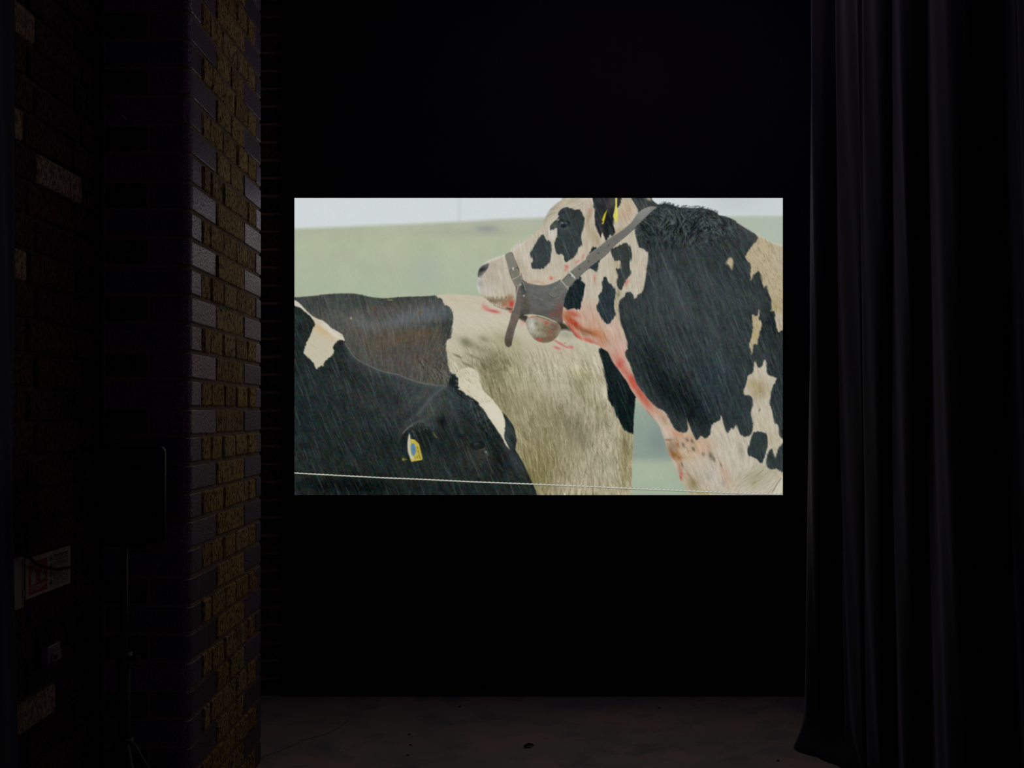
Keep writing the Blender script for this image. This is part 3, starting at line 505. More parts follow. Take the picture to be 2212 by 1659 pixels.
    m = np.clip(1.7-d, 0, 1)
    mix(np.clip(2.6-np.abs(Y-wy-.6), 0, 1), (40, 46, 42), .35)
    tw = .5+.5*np.sin((X-636)/9.2*2*np.pi+(Y-wy)*1.6)
    mix(m, (206, 204, 190), 1.0); mix(m*np.clip(tw*1.8-1.1, 0, 1), (104, 106, 98), .8)
    ed = np.minimum(np.minimum(X-PX0, PX0+PW-X), np.minimum(Y-PY0, PY0+PH-Y))
    return np.clip(img, 0, 255)
# ---------------------------------------------------------------- helpers
C = sc.collection
def tag(o, label=None, cat=None, group=None, kind=None):
    if label: o['label'] = label
    if cat: o['category'] = cat
    if group: o['group'] = group
    if kind: o['kind'] = kind
    return o
def empty(name, loc=(0, 0, 0)):
    o = bpy.data.objects.new(name, None); o.location = loc; o.empty_display_size = .05; C.objects.link(o); return o
def link(name, me, mat=None, parent=None, loc=(0, 0, 0)):
    o = bpy.data.objects.new(name, me); C.objects.link(o); o.location = loc
    if mat: me.materials.append(mat)
    if parent: o.parent = parent
    return o
def from_bm(name, bm, mat=None, parent=None, loc=(0, 0, 0), smooth=False):
    bmesh.ops.recalc_face_normals(bm, faces=bm.faces)
    me = bpy.data.meshes.new(name); bm.to_mesh(me); bm.free()
    if smooth:
        for p in me.polygons: p.use_smooth = True
    return link(name, me, mat, parent, loc)
def add_box(bm, x0, x1, y0, y1, z0, z1, bev=0.0, seg=2):
    r = bmesh.ops.create_cube(bm, size=1)
    for v in r['verts']: v.co = Vector((x0+(v.co.x+.5)*(x1-x0), y0+(v.co.y+.5)*(y1-y0), z0+(v.co.z+.5)*(z1-z0)))
    if bev:
        es = list({e for v in r['verts'] for e in v.link_edges})
        bmesh.ops.bevel(bm, geom=es, offset=bev, segments=seg, affect='EDGES', profile=.5)
def box(name, x0, x1, y0, y1, z0, z1, mat, parent=None, bev=0.0, seg=2, smooth=False):
    bm = bmesh.new(); add_box(bm, x0, x1, y0, y1, z0, z1, bev, seg); return from_bm(name, bm, mat, parent, smooth=smooth)
def add_cyl(bm, p, q, r0, r1=None, n=20, cap=True):
    p, q = Vector(p), Vector(q); d = q-p; r1 = r0 if r1 is None else r1
    u = d.normalized().orthogonal().normalized(); v = d.normalized().cross(u)
    a = [bm.verts.new(p+(u*math.cos(t)+v*math.sin(t))*r0) for t in [2*math.pi*k/n for k in range(n)]]
    b = [bm.verts.new(q+(u*math.cos(t)+v*math.sin(t))*r1) for t in [2*math.pi*k/n for k in range(n)]]
    for k in range(n): bm.faces.new((a[k], a[(k+1) % n], b[(k+1) % n], b[k]))
    if cap: bm.faces.new(a[::-1]); bm.faces.new(b)
def add_tube(bm, pts, r, n=8):
    pts = [Vector(p) for p in pts]; rings = []
    for i, p in enumerate(pts):
        d = (pts[min(i+1, len(pts)-1)]-pts[max(i-1, 0)]).normalized(); u = d.cross(Vector((0, 0, 1)))
        u = (u if u.length > 1e-3 else Vector((1, 0, 0))).normalized(); v = d.cross(u)
        rings.append([bm.verts.new(p+(u*math.cos(2*math.pi*k/n)+v*math.sin(2*math.pi*k/n))*r) for k in range(n)])
    for a, b in zip(rings[:-1], rings[1:]):
        for k in range(n): bm.faces.new((a[k], a[(k+1) % n], b[(k+1) % n], b[k]))
    bm.faces.new(rings[0][::-1]); bm.faces.new(rings[-1])
def spline(pts, n=10):
    p = [Vector(q) for q in pts]; p = [2*p[0]-p[1]]+p+[2*p[-1]-p[-2]]; o = []
    for i in range(1, len(p)-2):
        a, b, c, d = p[i-1:i+3]
        for k in range(n):
            t = k/n; o.append(.5*(2*b+(c-a)*t+(2*a-5*b+4*c-d)*t*t+(3*b-a-3*c+d)*t**3))
    return o+[p[-2]]
def at(px, py, D): return ((px-CX)/FPX*D, D, EYE-(py-CY)/FPX*D)   # a pixel of the frame, at depth D
def lathe(bm, prof, c, axis='y', n=40):
    rings = []
    for r, h in prof:
        ring = []
        for k in range(n):
            t = 2*math.pi*k/n
            ring.append(bm.verts.new((c[0]+r*math.cos(t), c[1]+h, c[2]+r*math.sin(t))))
        rings.append(ring)
    for a, b in zip(rings[:-1], rings[1:]):
        for k in range(n): bm.faces.new((a[k], a[(k+1) % n], b[(k+1) % n], b[k]))
    bm.faces.new(rings[0]); bm.faces.new(rings[-1][::-1])

# ---------------------------------------------------------------- materials
def nodes(name):
    m = bpy.data.materials.new(name); m.use_nodes = True; n = m.node_tree.nodes; l = m.node_tree.links
    return m, n, l, n['Principled BSDF']
def mk(name, col, rough=.6, spec=.5, metal=0.0, nscale=40, namt=.15, bump=.0, bscale=200, sheen=0.0):
    m, n, l, b = nodes(name)
    tc = n.new('ShaderNodeTexCoord'); nz = n.new('ShaderNodeTexNoise'); nz.inputs['Scale'].default_value = nscale; nz.inputs['Detail'].default_value = 5
    l.new(tc.outputs['Object'], nz.inputs['Vector'])
    mx = n.new('ShaderNodeMix'); mx.data_type = 'RGBA'
    mx.inputs[6].default_value = tuple(c*(1-namt) for c in col)+(1,); mx.inputs[7].default_value = tuple(min(1, c*(1+namt)) for c in col)+(1,)
    l.new(nz.outputs['Fac'], mx.inputs[0]); l.new(mx.outputs[2], b.inputs['Base Color'])
    b.inputs['Roughness'].default_value = rough; b.inputs['Specular IOR Level'].default_value = spec; b.inputs['Metallic'].default_value = metal
    if sheen: b.inputs['Sheen Weight'].default_value = sheen; b.inputs['Sheen Roughness'].default_value = .35; b.inputs['Sheen Tint'].default_value = (.8, .8, 1, 1)
    if bump:
        n2 = n.new('ShaderNodeTexNoise'); n2.inputs['Scale'].default_value = bscale; n2.inputs['Detail'].default_value = 6; l.new(tc.outputs['Object'], n2.inputs['Vector'])
        bp = n.new('ShaderNodeBump'); bp.inputs['Strength'].default_value = bump; bp.inputs['Distance'].default_value = .004
        l.new(n2.outputs['Fac'], bp.inputs['Height']); l.new(bp.outputs[0], b.inputs['Normal'])
    return m
def brick_mat(name, ramp, rough, rough2, spec, pits, pitscale, bumpd, dark=(.02, .015, .012), stain=None):
    """burnt clay: each brick takes its own place on the colour ramp, with grain, pits and soot"""
    m, n, l, b = nodes(name)
    tc = n.new('ShaderNodeNewGeometry'); oi = n.new('ShaderNodeObjectInfo')
    ma = n.new('ShaderNodeTexNoise'); ma.inputs['Scale'].default_value = 14; ma.inputs['Detail'].default_value = 8; ma.inputs['Roughness'].default_value = .65
    l.new(tc.outputs['Position'], ma.inputs['Vector'])
    s = n.new('ShaderNodeMath'); s.operation = 'MULTIPLY_ADD'; s.inputs[1].default_value = .45; l.new(ma.outputs['Fac'], s.inputs[0])
    s2 = n.new('ShaderNodeMath'); s2.operation = 'MULTIPLY_ADD'; s2.inputs[1].default_value = .75; s2.inputs[2].default_value = -.1; l.new(oi.outputs['Random'], s2.inputs[0]); l.new(s2.outputs[0], s.inputs[2])
    cr = n.new('ShaderNodeValToRGB'); e = cr.color_ramp.elements; e[0].position = 0; e[0].color = ramp[0]+(1,); e[1].position = 1; e[1].color = ramp[-1]+(1,)
    for i, c in enumerate(ramp[1:-1]): q = e.new((i+1)/(len(ramp)-1)); q.color = c+(1,)
    l.new(s.outputs[0], cr.inputs['Fac'])
    vo = n.new('ShaderNodeTexNoise'); vo.inputs['Scale'].default_value = pitscale; vo.inputs['Detail'].default_value = 4; vo.inputs['Roughness'].default_value = .7
    mp = n.new('ShaderNodeMapping'); mp.inputs['Scale'].default_value = (1, 1.0, .55); l.new(tc.outputs['Position'], mp.inputs['Vector']); l.new(mp.outputs[0], vo.inputs['Vector'])
    pr = n.new('ShaderNodeMapRange'); pr.inputs['From Min'].default_value = .5-pits; pr.inputs['From Max'].default_value = .5; l.new(vo.outputs['Fac'], pr.inputs['Value'])
    mx = n.new('ShaderNodeMix'); mx.data_type = 'RGBA'; mx.inputs[6].default_value = dark+(1,); l.new(pr.outputs[0], mx.inputs[0]); l.new(cr.outputs[0], mx.inputs[7])
    col = mx.outputs[2]
    if stain:                                          # pale lime runs down the face
        sn = n.new('ShaderNodeTexNoise'); sn.inputs['Scale'].default_value = 9; sn.inputs['Detail'].default_value = 6
        sm = n.new('ShaderNodeMapping'); sm.inputs['Scale'].default_value = (1, 6, .35); l.new(tc.outputs['Position'], sm.inputs['Vector']); l.new(sm.outputs[0], sn.inputs['Vector'])
        sr = n.new('ShaderNodeMapRange'); sr.inputs['From Min'].default_value = .58; sr.inputs['From Max'].default_value = .76; sr.inputs['To Max'].default_value = .6; l.new(sn.outputs['Fac'], sr.inputs['Value'])
        m2 = n.new('ShaderNodeMix'); m2.data_type = 'RGBA'; m2.inputs[7].default_value = stain+(1,); l.new(sr.outputs[0], m2.inputs[0]); l.new(col, m2.inputs[6]); col = m2.outputs[2]
    l.new(col, b.inputs['Base Color'])
    rr = n.new('ShaderNodeMapRange'); rr.inputs['To Min'].default_value = rough2; rr.inputs['To Max'].default_value = rough; l.new(pr.outputs[0], rr.inputs['Value']); l.new(rr.outputs[0], b.inputs['Roughness'])
    b.inputs['Specular IOR Level'].default_value = spec
    if spec > .9: b.inputs['Specular Tint'].default_value = (1, .80, 1, 1); b.inputs['Metallic'].default_value = .3
    gn = n.new('ShaderNodeTexNoise'); gn.inputs['Scale'].default_value = 420; gn.inputs['Detail'].default_value = 3; l.new(tc.outputs['Position'], gn.inputs['Vector'])
    ad = n.new('ShaderNodeMath'); ad.operation = 'MULTIPLY_ADD'; ad.inputs[1].default_value = .35; l.new(gn.outputs['Fac'], ad.inputs[0]); l.new(pr.outputs[0], ad.inputs[2])
    bp = n.new('ShaderNodeBump'); bp.inputs['Strength'].default_value = 1.0; bp.inputs['Distance'].default_value = bumpd; l.new(ad.outputs[0], bp.inputs['Height']); l.new(bp.outputs[0], b.inputs['Normal'])
    return m
M = {}
M['ochre'] = brick_mat('ochre_stock_brick', [(.30, .17, .10), (.46, .28, .11), (.58, .38, .15), (.50, .34, .15), (.58, .43, .26)], .85, .95, .25, .12, 120, .0026, (.045, .028, .02), (.66, .6, .55))
M['blue'] = brick_mat('blue_engineering_brick', [(.11, .11, .155), (.25, .19, .28), (.37, .26, .39), (.16, .155, .21)], .42, .75, 1.0, .03, 300, .0003, (.085, .07, .095), (.34, .30, .36))
M['wall_brick'] = brick_mat('sooty_red_brick', [(.04, .03, .045), (.09, .04, .05), (.13, .06, .05), (.05, .045, .07)], .85, .9, .15, .06, 120, .001)
M['cream_brick'] = brick_mat('cream_brick', [(.40, .28, .20), (.46, .33, .23), (.52, .38, .26)], .85, .95, .2, .012, 120, .0004, (.2, .14, .1))
M['mortar'] = mk('lime_mortar', (.30, .215, .185), .95, .2, nscale=60, namt=.5, bump=1.0, bscale=160)
M['mortar_rust'] = mk('rusty_lime_mortar', (.40, .25, .19), .95, .2, nscale=30, namt=.4, bump=.6, bscale=160)
M['mortar_dark'] = mk('sooty_mortar', (.10, .075, .07), .95, .2, nscale=60, namt=.4, bump=.6, bscale=160)
M['black_wall'] = mk('black_painted_board', (.030, .024, .046), .9, .1, nscale=6, namt=.2, bump=.1, bscale=300)
M['velvet'] = mk('black_velvet', (.030, .028, .043), .85, .15, nscale=30, namt=.25, bump=.15, bscale=400, sheen=.4)
M['plastic'] = mk('black_plastic', (.015, .015, .017), .38, .5, bump=.15, bscale=700)
M['rubber'] = mk('black_rubber', (.012, .012, .012), .7, .4)
M['cone'] = mk('woofer_paper', (.02, .02, .022), .6, .4)
M['steel'] = mk('black_steel_tube', (.04, .04, .045), .45, .5, metal=.4)
M['chrome'] = mk('worn_bright_metal', (.5, .5, .52), .35, .5, metal=.8)
M['white_sign'] = mk('white_sign_plate', (.58, .55, .48), .5, .4)
M['red_sign'] = mk('red_sign_ink', (.42, .035, .03), .5, .4)
M['ink'] = mk('dark_sign_ink', (.03, .035, .07), .5, .4)
M['grey_box'] = mk('grey_metal_box', (.28, .27, .29), .45, .5, metal=.3)
M['chip'] = mk('white_paint_chip', (.9, .86, .84), .7, .3)
M['leaf'] = mk('dry_dark_leaf', (.03, .03, .022), .8, .2)
M['dirt'] = mk('dirt_crumb', (.02, .016, .014), .9, .2)
M['crack'] = mk('crack_shadow_grit', (.012, .01, .01), 1, .1)
# concrete with worn brown paint
m, n, l, b = nodes('worn_concrete'); M['concrete'] = m
g = n.new('ShaderNodeNewGeometry')
def nz(scale, det, sx=1, sy=1, rough=.55):
    mp = n.new('ShaderNodeMapping'); mp.inputs['Scale'].default_value = (sx, sy, 1); l.new(g.outputs['Position'], mp.inputs['Vector'])
    t = n.new('ShaderNodeTexNoise'); t.inputs['Scale'].default_value = scale; t.inputs['Detail'].default_value = det; t.inputs['Roughness'].default_value = rough
    l.new(mp.outputs[0], t.inputs['Vector']); return t.outputs['Fac']
def mixc(f, a, bb, lo=0, hi=1):
    r = n.new('ShaderNodeMapRange'); r.inputs['From Min'].default_value = lo; r.inputs['From Max'].default_value = hi; l.new(f, r.inputs['Value'])
    x = n.new('ShaderNodeMix'); x.data_type = 'RGBA'; l.new(r.outputs[0], x.inputs[0])
    for i, c in ((6, a), (7, bb)):
        if isinstance(c, tuple): x.inputs[i].default_value = c+(1,)
        else: l.new(c, x.inputs[i])
    return x.outputs[2]
c1 = mixc(nz(2.3, 6, 1, 1.4), (.36, .355, .35), (.50, .37, .37), .44, .56)
c2 = mixc(nz(5.5, 7, 1, 1.2), (.26, .265, .30), c1, .34, .50)
c3 = mixc(nz(14, 8, 1, 2.5, .7), c2, (.56, .48, .46), .58, .80)
c4 = mixc(nz(60, 4, 1, 2), (.02, .018, .016), c3, .22, .30)
l.new(c4, b.inputs['Base Color']); b.inputs['Roughness'].default_value = .72; b.inputs['Specular IOR Level'].default_value = .3
bp = n.new('ShaderNodeBump'); bp.inputs['Strength'].default_value = .35; bp.inputs['Distance'].default_value = .003; l.new(nz(45, 8), bp.inputs['Height']); l.new(bp.outputs[0], b.inputs['Normal'])

# ---------------------------------------------------------------- the room shell
def struct(o): o['kind'] = 'structure'; return o
H = 3.3
bm = bmesh.new(); add_box(bm, -2.6, 2.6, -1.2, 3.98, -.12, 0); floor = struct(from_bm('floor', bm, M['concrete']))
floor['label'] = 'worn brown and grey concrete floor below the screen wall'
struct(box('ceiling', -2.6, 2.6, -1.2, 3.98, H, H+.1, M['black_wall']))['label'] = 'dark ceiling above the projection'
wb = struct(box('wall_back', -.985, 2.6, 3.85, 3.98, 0, H, M['black_wall'])); wb['label'] = 'black wall that carries the bright screen'
struct(box('wall_right', 2.5, 2.6, -1.2, 3.85, 0, H, M['black_wall']))['label'] = 'black wall behind the hanging curtain'
# crack and grit lying in the floor
def ribbon(name, pts, w, mat, parent, z=.0008):
    bm = bmesh.new(); prev = None
    for i, p in enumerate(pts):
        q = Vector(pts[min(i+1, len(pts)-1)])-Vector(pts[max(i-1, 0)]); q = Vector((-q.y, q.x)).normalized() if q.length else Vector((0, 1))
        ww = w*(.35+.65*math.sin(math.pi*(i+.6)/(len(pts)+.2)))*random.uniform(.6, 1.3)
        a = bm.verts.new((p[0]+q.x*ww, p[1]+q.y*ww, z)); c = bm.verts.new((p[0]-q.x*ww, p[1]-q.y*ww, z)); d = bm.verts.new((p[0], p[1], z-.006))
        if prev: bm.faces.new((prev[0], a, d, prev[2])); bm.faces.new((prev[2], d, c, prev[1])); 
        prev = (a, c, d)
    return from_bm(name, bm, mat, parent)
def ground(px, py):
    D = EYE*FPX/(py-CY); return ((px-CX)/FPX*D, D)
cr = [(560, 1637), (575, 1633), (590, 1628), (603, 1624), (615, 1618), (628, 1612), (640, 1607), (652, 1600), (668, 1596), (684, 1592), (700, 1587), (716, 1582), (732, 1571), (748, 1560), (760, 1548)]
pts = []
for a, c in zip(cr[:-1], cr[1:]):
    for k in range(3):
        t = k/3; pts.append(ground(a[0]+(c[0]-a[0])*t+random.uniform(-1, 1), a[1]+(c[1]-a[1])*t+random.uniform(-.8, .8)))
tag(ribbon('crack', pts, .0022, M['crack'], floor), 'thin black crack running out from the foot of the brick pier')

# ---------------------------------------------------------------- bricks
PITCH, BH, Z0 = .0765, .0650, EYE-.0205
def brick(plan, zc, mat, parent, h=BH, bev=.004, jit=.0012, name='brick'):
    """a brick from its plan outline (counter-clockwise), uneven and with worn arrises"""
    bm = bmesh.new(); n = len(plan); cx = sum(p[0] for p in plan)/n; cy = sum(p[1] for p in plan)/n
    t1, t2 = random.uniform(-.0012, .0012), random.uniform(-.0012, .0012)
    js = [(random.uniform(-jit, jit), random.uniform(-jit, jit), random.uniform(-jit, jit)) for _ in range(n)]
    rings = []
    for z, k in ((zc-h/2, 1), (zc-h/2+bev, 0), (zc+h/2-bev, 0), (zc+h/2, 1)):
        ring = []
        for i, (x, y) in enumerate(plan):
            dx, dy = cx-x, cy-y; ln = math.hypot(dx, dy)
            jx = js[i][0] + (random.uniform(-jit, jit)*.6); jy = js[i][1]
            ring.append(bm.verts.new((x-cx+dx/ln*bev*k*1.0+jx, y-cy+dy/ln*bev*k*1.1+jy, z-zc+js[i][2]*.6+t1*(x-cx)/.1+t2*(y-cy)/.1)))
        rings.append(ring)
    for a, b2 in zip(rings[:-1], rings[1:]):
        for k in range(n): bm.faces.new((a[k], a[(k+1) % n], b2[(k+1) % n], b2[k]))
    bm.faces.new(rings[0][::-1]); bm.faces.new(rings[-1])
    return from_bm(name, bm, mat, parent, (cx, cy, zc))
def rect(x0, x1, y0, y1, c=.004):
    return [(x0+c, y0), (x1-c, y0), (x1, y0+c), (x1, y1-c), (x1-c, y1), (x0+c, y1), (x0, y1-c), (x0, y0+c)]
def quoin(x0, x1, y0, y1, r=.026, near=True, c=.004):       # one rounded vertical corner: near right (x1, y0) or far right (x1, y1)
    arc = [(x1-r+r*math.sin(a), y0+r-r*math.cos(a)) for a in [math.pi/2*k/6 for k in range(7)]]
    if near: return [(x0+c, y0)]+arc+[(x1, y1-c), (x1-c, y1), (x0+c, y1), (x0, y1-c), (x0, y0+c)]
    arc = [(x1-r+r*math.cos(a), y1-r+r*math.sin(a)) for a in [math.pi/2*k/6 for k in range(7)]]
    return [(x0+c, y0), (x1-c, y0), (x1, y0+c)]+arc+[(x0+c, y1), (x0, y1-c), (x0, y0+c)]
J = .010
XF, YN, YF, XL = -.87, 2.437, 3.137, -1.10                 # pier: right face, near face, far face; plane of the left wall
def core_plan(r=.026, d=.0045):
    arc = [(XF-r+(r-d)*math.sin(a), YN+r-(r-d)*math.cos(a)) for a in [math.pi/2*k/6 for k in range(7)]]
    far = [(XF-.012+(.012-d)*math.cos(a), YF-.012+(.012-d)*math.sin(a)) for a in [math.pi/2*k/4 for k in range(5)]]
    return [(XL-.6, YN+d)]+arc+far+[(XL-.6, YF-d)]
bm = bmesh.new(); lo_r = [bm.verts.new((x, y, 0)) for x, y in core_plan()]; hi_r = [bm.verts.new((x, y, H)) for x, y in core_plan()]
for k in range(len(lo_r)): bm.faces.new((lo_r[k], lo_r[(k+1) % len(lo_r)], hi_r[(k+1) % len(lo_r)], hi_r[k]))
bm.faces.new(lo_r[::-1]); bm.faces.new(hi_r); pier = struct(from_bm('wall_pier', bm, M['mortar']))
pier['label'] = 'brick pier with rounded dark corners and ochre infill beside the screen'
def side(y0, y1, zc, mat, proud=0, jit=.0012, bev=.004, x0=None):
    brick(rect((XF-.10 if x0 is None else x0), XF+proud, y0+J/2, y1-J/2), zc, mat, pier, jit=jit, bev=bev)
k0 = -int(Z0/PITCH)
for k in range(k0, int((H-Z0)/PITCH)+1):
    zc = Z0+k*PITCH
    if zc-BH/2 < .002 or zc+BH/2 > H-.002: continue
    rj = lambda: random.uniform(-.0008, .0045)
    if k % 2 == 0:
        brick(quoin(-.982+J/2, XF, YN, 2.660-J/2), zc, M['blue'], pier, jit=.0005, bev=.0022)
        brick(rect(XL+.0, -.982-J/2, YN, YN+.1), zc, M['wall_brick'], pier)
        if random.random() < .55: side(2.660, 2.932, zc, M['ochre'], rj(), .0020, .0042)
        else:
            s = random.uniform(2.765, 2.81); side(2.660, s, zc, M['ochre'], rj(), .0020, .0042); side(s, 2.932, zc, M['ochre'], rj(), .0020, .0042)
        brick(quoin(-1.0, XF, 2.932+J/2, YF, near=False, r=.012), zc, M['blue'], pier, jit=.0005, bev=.0022)
    else:
        brick(quoin(XL+.004, XF, YN, 2.537-J/2), zc, M['blue'], pier, jit=.0005, bev=.0022)
        cuts = [2.537, 2.607+random.uniform(-.008, .008), 2.724+random.uniform(-.01, .01), 2.847+random.uniform(-.01, .01), 2.970+random.uniform(-.01, .01), 3.063]
        for a, c in zip(cuts[:-1], cuts[1:]): side(a, c, zc, M['ochre'], rj(), .0020, .0042)
        brick(quoin(-1.05, XF, 3.063+J/2, YF, near=False, r=.012), zc, M['blue'], pier, jit=.0005, bev=.0022)
# wall that comes towards the camera on the left
wl = struct(box('wall_left', XL-.25, XL-.009, .2, YN+.008, 0, H, M['mortar_dark'])); wl['label'] = 'dark brick wall at the far left with a few cream bricks'
PL, ZL = .0783, EYE-.057
CREAM = {(8, 2), (8, 1), (5, 1), (-8, 2), (-8, 1), (12, 1), (9, 1), (-3, 2)}
for k in range(-int(ZL/PL), int((H-ZL)/PL)+1):
    zc = ZL+k*PL
    if zc-.034 < .002 or zc+.034 > H-.002: continue
    cuts = [1.410, 1.636, 1.861, 2.086, 2.311, YN-.002] if k % 2 == 0 else [1.376, 1.601, 1.826, 2.051, 2.276, YN-.002]
    if k == -8: cuts = [1.511, 1.736, 1.961, 2.187, 2.330, YN-.002]
    if k == 9: cuts = [1.345, 1.571, 1.811, 2.035, 2.262, YN-.002]
    for i, (a, c) in enumerate(zip(cuts[:-1], cuts[1:])):
        cream = (k == 8 and i == 3) or (k == 5 and i == 2) or (k == -8 and i == 2) or (k == 12 and i == 2) or (k == 9 and i == 2)
        brick(rect(XL-.1, XL+random.uniform(-.002, .002), a+J/2, c-J/2), zc, M['cream_brick'] if cream else M['wall_brick'], wl, h=.067)
# bare brickwork left of the black wall, behind the pier
bb = struct(box('wall_back_left', -2.6, -.985, 3.866, 3.98, 0, H, M['mortar_rust'])); bb['label'] = 'strip of bare brickwork between pier and black wall'
for k in range(k0, int((H-Z0)/PITCH)+1):
    zc = Z0+k*PITCH
    if zc-BH/2 < .002 or zc+BH/2 > H-.002: continue
    cuts = [-1.66, -1.435, -1.21, -.985] if k % 2 == 0 else [-1.66, -1.5475, -1.3225, -1.0975, -.985]
    for a, c in zip(cuts[:-1], cuts[1:]):
        brick(rect(a+J/2, c-J/2, 3.862, 3.95), zc, M['wall_brick'], bb)
struct(box('wall_recess', XL-.7, XL-.6, .2, 3.872, 0, H, M['mortar_dark']))['label'] = 'dark side of the recess behind the pier'

# ---------------------------------------------------------------- the screen
sx0, sx1 = (636-CX)/FPX*3.82, (1691-CX)/FPX*3.82
sz1, sz0 = EYE-(427.5-CY)/FPX*3.82, EYE-(1069.3-CY)/FPX*3.82
scr = box('projection_screen', sx0-.003, sx1+.003, 3.8212, 3.849, sz0-.003, sz1+.003, M['plastic'], bev=.001, seg=1)
tag(scr, 'bright wide screen on the black wall, showing three black and white cattle in rain', 'screen')
pic = paint_picture(); hh, ww = pic.shape[:2]
xs = np.linspace(sx0, sx1, ww); zs = np.linspace(sz1, sz0, hh); gx, gz = np.meshgrid(xs, zs)
co_ = np.stack([gx, np.full_like(gx, 3.8205), gz], -1).reshape(-1, 3).astype(np.float32)
idx = np.arange(hh*ww).reshape(hh, ww)
quads = np.stack([idx[:-1, :-1], idx[1:, :-1], idx[1:, 1:], idx[:-1, 1:]], -1).reshape(-1, 4).astype(np.int32)
me = bpy.data.meshes.new('picture'); me.vertices.add(len(co_)); me.vertices.foreach_set('co', co_.ravel())
me.loops.add(quads.size); me.loops.foreach_set('vertex_index', quads.ravel())
me.polygons.add(len(quads)); me.polygons.foreach_set('loop_start', np.arange(0, quads.size, 4, dtype=np.int32))
me.update(calc_edges=True)
sr = pic/255.0; lin = np.where(sr <= .04045, sr/12.92, ((sr+.055)/1.055)**2.4)
rgba = np.ones((hh*ww, 4), np.float32); rgba[:, :3] = lin.reshape(-1, 3)
at_ = me.color_attributes.new('film_frame', 'FLOAT_COLOR', 'POINT'); at_.data.foreach_set('color', rgba.ravel())
m = bpy.data.materials.new('film_frame'); m.use_nodes = True; n = m.node_tree.nodes; l = m.node_tree.links; n.clear()
o_ = n.new('ShaderNodeOutputMaterial'); e_ = n.new('ShaderNodeEmission'); a_ = n.new('ShaderNodeAttribute'); a_.attribute_name = 'film_frame'
l.new(a_.outputs['Color'], e_.inputs['Color']); e_.inputs['Strength'].default_value = SCREEN_GAIN; l.new(e_.outputs[0], o_.inputs['Surface'])
tag(link('picture', me, m, scr), 'film frame with a harnessed spotted bull resting its chin on a pale cow, a black cow in front')

# ---------------------------------------------------------------- hanging cloths
def cloth(name, ctrl, z0, z1, mat, nz_=48, flare=None):
    """ctrl: plan points (x, y) at the top and at the hem; folds run from one to the other"""
    top = spline([(a, b, 0) for a, b, _, _ in ctrl], 8); bot = spline([(c, d, 0) for _, _, c, d in ctrl], 8)
    N = len(top); bm = bmesh.new(); grid = []
    for j in range(nz_+1):
        v = j/nz_; z = z0+(z1-z0)*(v**1.25); row = []
        t = v**.8
        for i in range(N):
            p = bot[i].lerp(top[i], t); s = 2*math.pi*i/N
            x = p.x+.004*math.sin(7*v+i*.23)+.0025*math.sin(19*v+i*.61); y = p.y+.004*math.sin(5*v+i*.31)
            if flare and z < flare[0]:
                q = (1-z/flare[0])**2; f = flare[1](i/(N-1)); x += f[0]*q; y += f[1]*q
            row.append(bm.verts.new((x, y, z)))
        grid.append(row)
    for a, b2 in zip(grid[:-1], grid[1:]):
        for i in range(N-1): bm.faces.new((a[i], a[i+1], b2[i+1], b2[i]))
    o = from_bm(name, bm, mat, smooth=True)
    md = o.modifiers.new('thickness', 'SOLIDIFY'); md.thickness = .003; md.offset = 0
    return o
def cp(pt, pb, D, Db=None): Db = Db or D; return ((pt-CX)/FPX*D, D, (pb-CX)/FPX*Db, Db)
# (pixel at the top, pixel at the hem, depth)
ctrl = [cp(1782, 1762, 3.46), cp(1764, 1748, 3.44), cp(1756, 1740, 3.40), cp(1761, 1741, 3.33), cp(1778, 1762, 3.285), cp(1795, 1790, 3.30), cp(1806, 1822, 3.32), cp(1809, 1828, 3.27), cp(1826, 1842, 3.17),
        cp(1853, 1862, 3.08), cp(1862, 1870, 3.07), cp(1868, 1876, 3.03), cp(1896, 1900, 2.94), cp(1918, 1928, 2.93), cp(1924, 1942, 2.95), cp(1927, 1945, 2.90), cp(1945, 1960, 2.80), cp(1972, 1985, 2.765),
        cp(1994, 2012, 2.77), cp(2004, 2022, 2.74), cp(2022, 2034, 2.63), cp(2046, 2050, 2.55), cp(2080, 2085, 2.50), cp(2120, 2140, 2.49), cp(2152, 2200, 2.50), cp(2161, 2216, 2.46), cp(2180, 2235, 2.38), cp(2190, 2250, 2.35),
        cp(2196, 2262, 2.32), cp(2230, 2290, 2.22), cp(2280, 2320, 2.18), cp(2320, 2360, 2.16), cp(2340, 2400, 2.05), cp(2420, 2460, 1.98), cp(2480, 2500, 1.97), cp(2520, 2560, 1.86), cp(2620, 2650, 1.80), cp(2700, 2740, 1.70), cp(2860, 2880, 1.62), cp(2960, 3000, 1.50)]
cur = cloth('stage_curtain', ctrl, .004, 3.2, M['velvet'], 60, (.11, lambda u: (-.060*math.exp(-((u-.085)/.03)**2)-.105*math.exp(-((u-.158)/.042)**2)-.012*math.sin(u*60)**2, -.05*math.exp(-((u-.085)/.03)**2)-.25*math.exp(-((u-.165)/.05)**2)-.02)))
tag(cur, 'tall black velvet curtain hanging in folds at the right, its hem on the concrete', 'curtain')
bm = bmesh.new(); add_tube(bm, [(1.20, 3.5, 3.222), (1.22, 3.2, 3.222), (1.27, 2.5, 3.222), (1.35, 1.9, 3.222), (1.43, 1.48, 3.222)], .018, 12)
for y in (3.3, 2.0): add_cyl(bm, (1.20+(3.5-y)*.09, y, 3.225), (1.20+(3.5-y)*.09, y, H), .006, n=8)
tag(from_bm('curtain_rail', bm, M['steel'], smooth=True), 'black rail under the ceiling that carries the velvet curtain', 'rail')
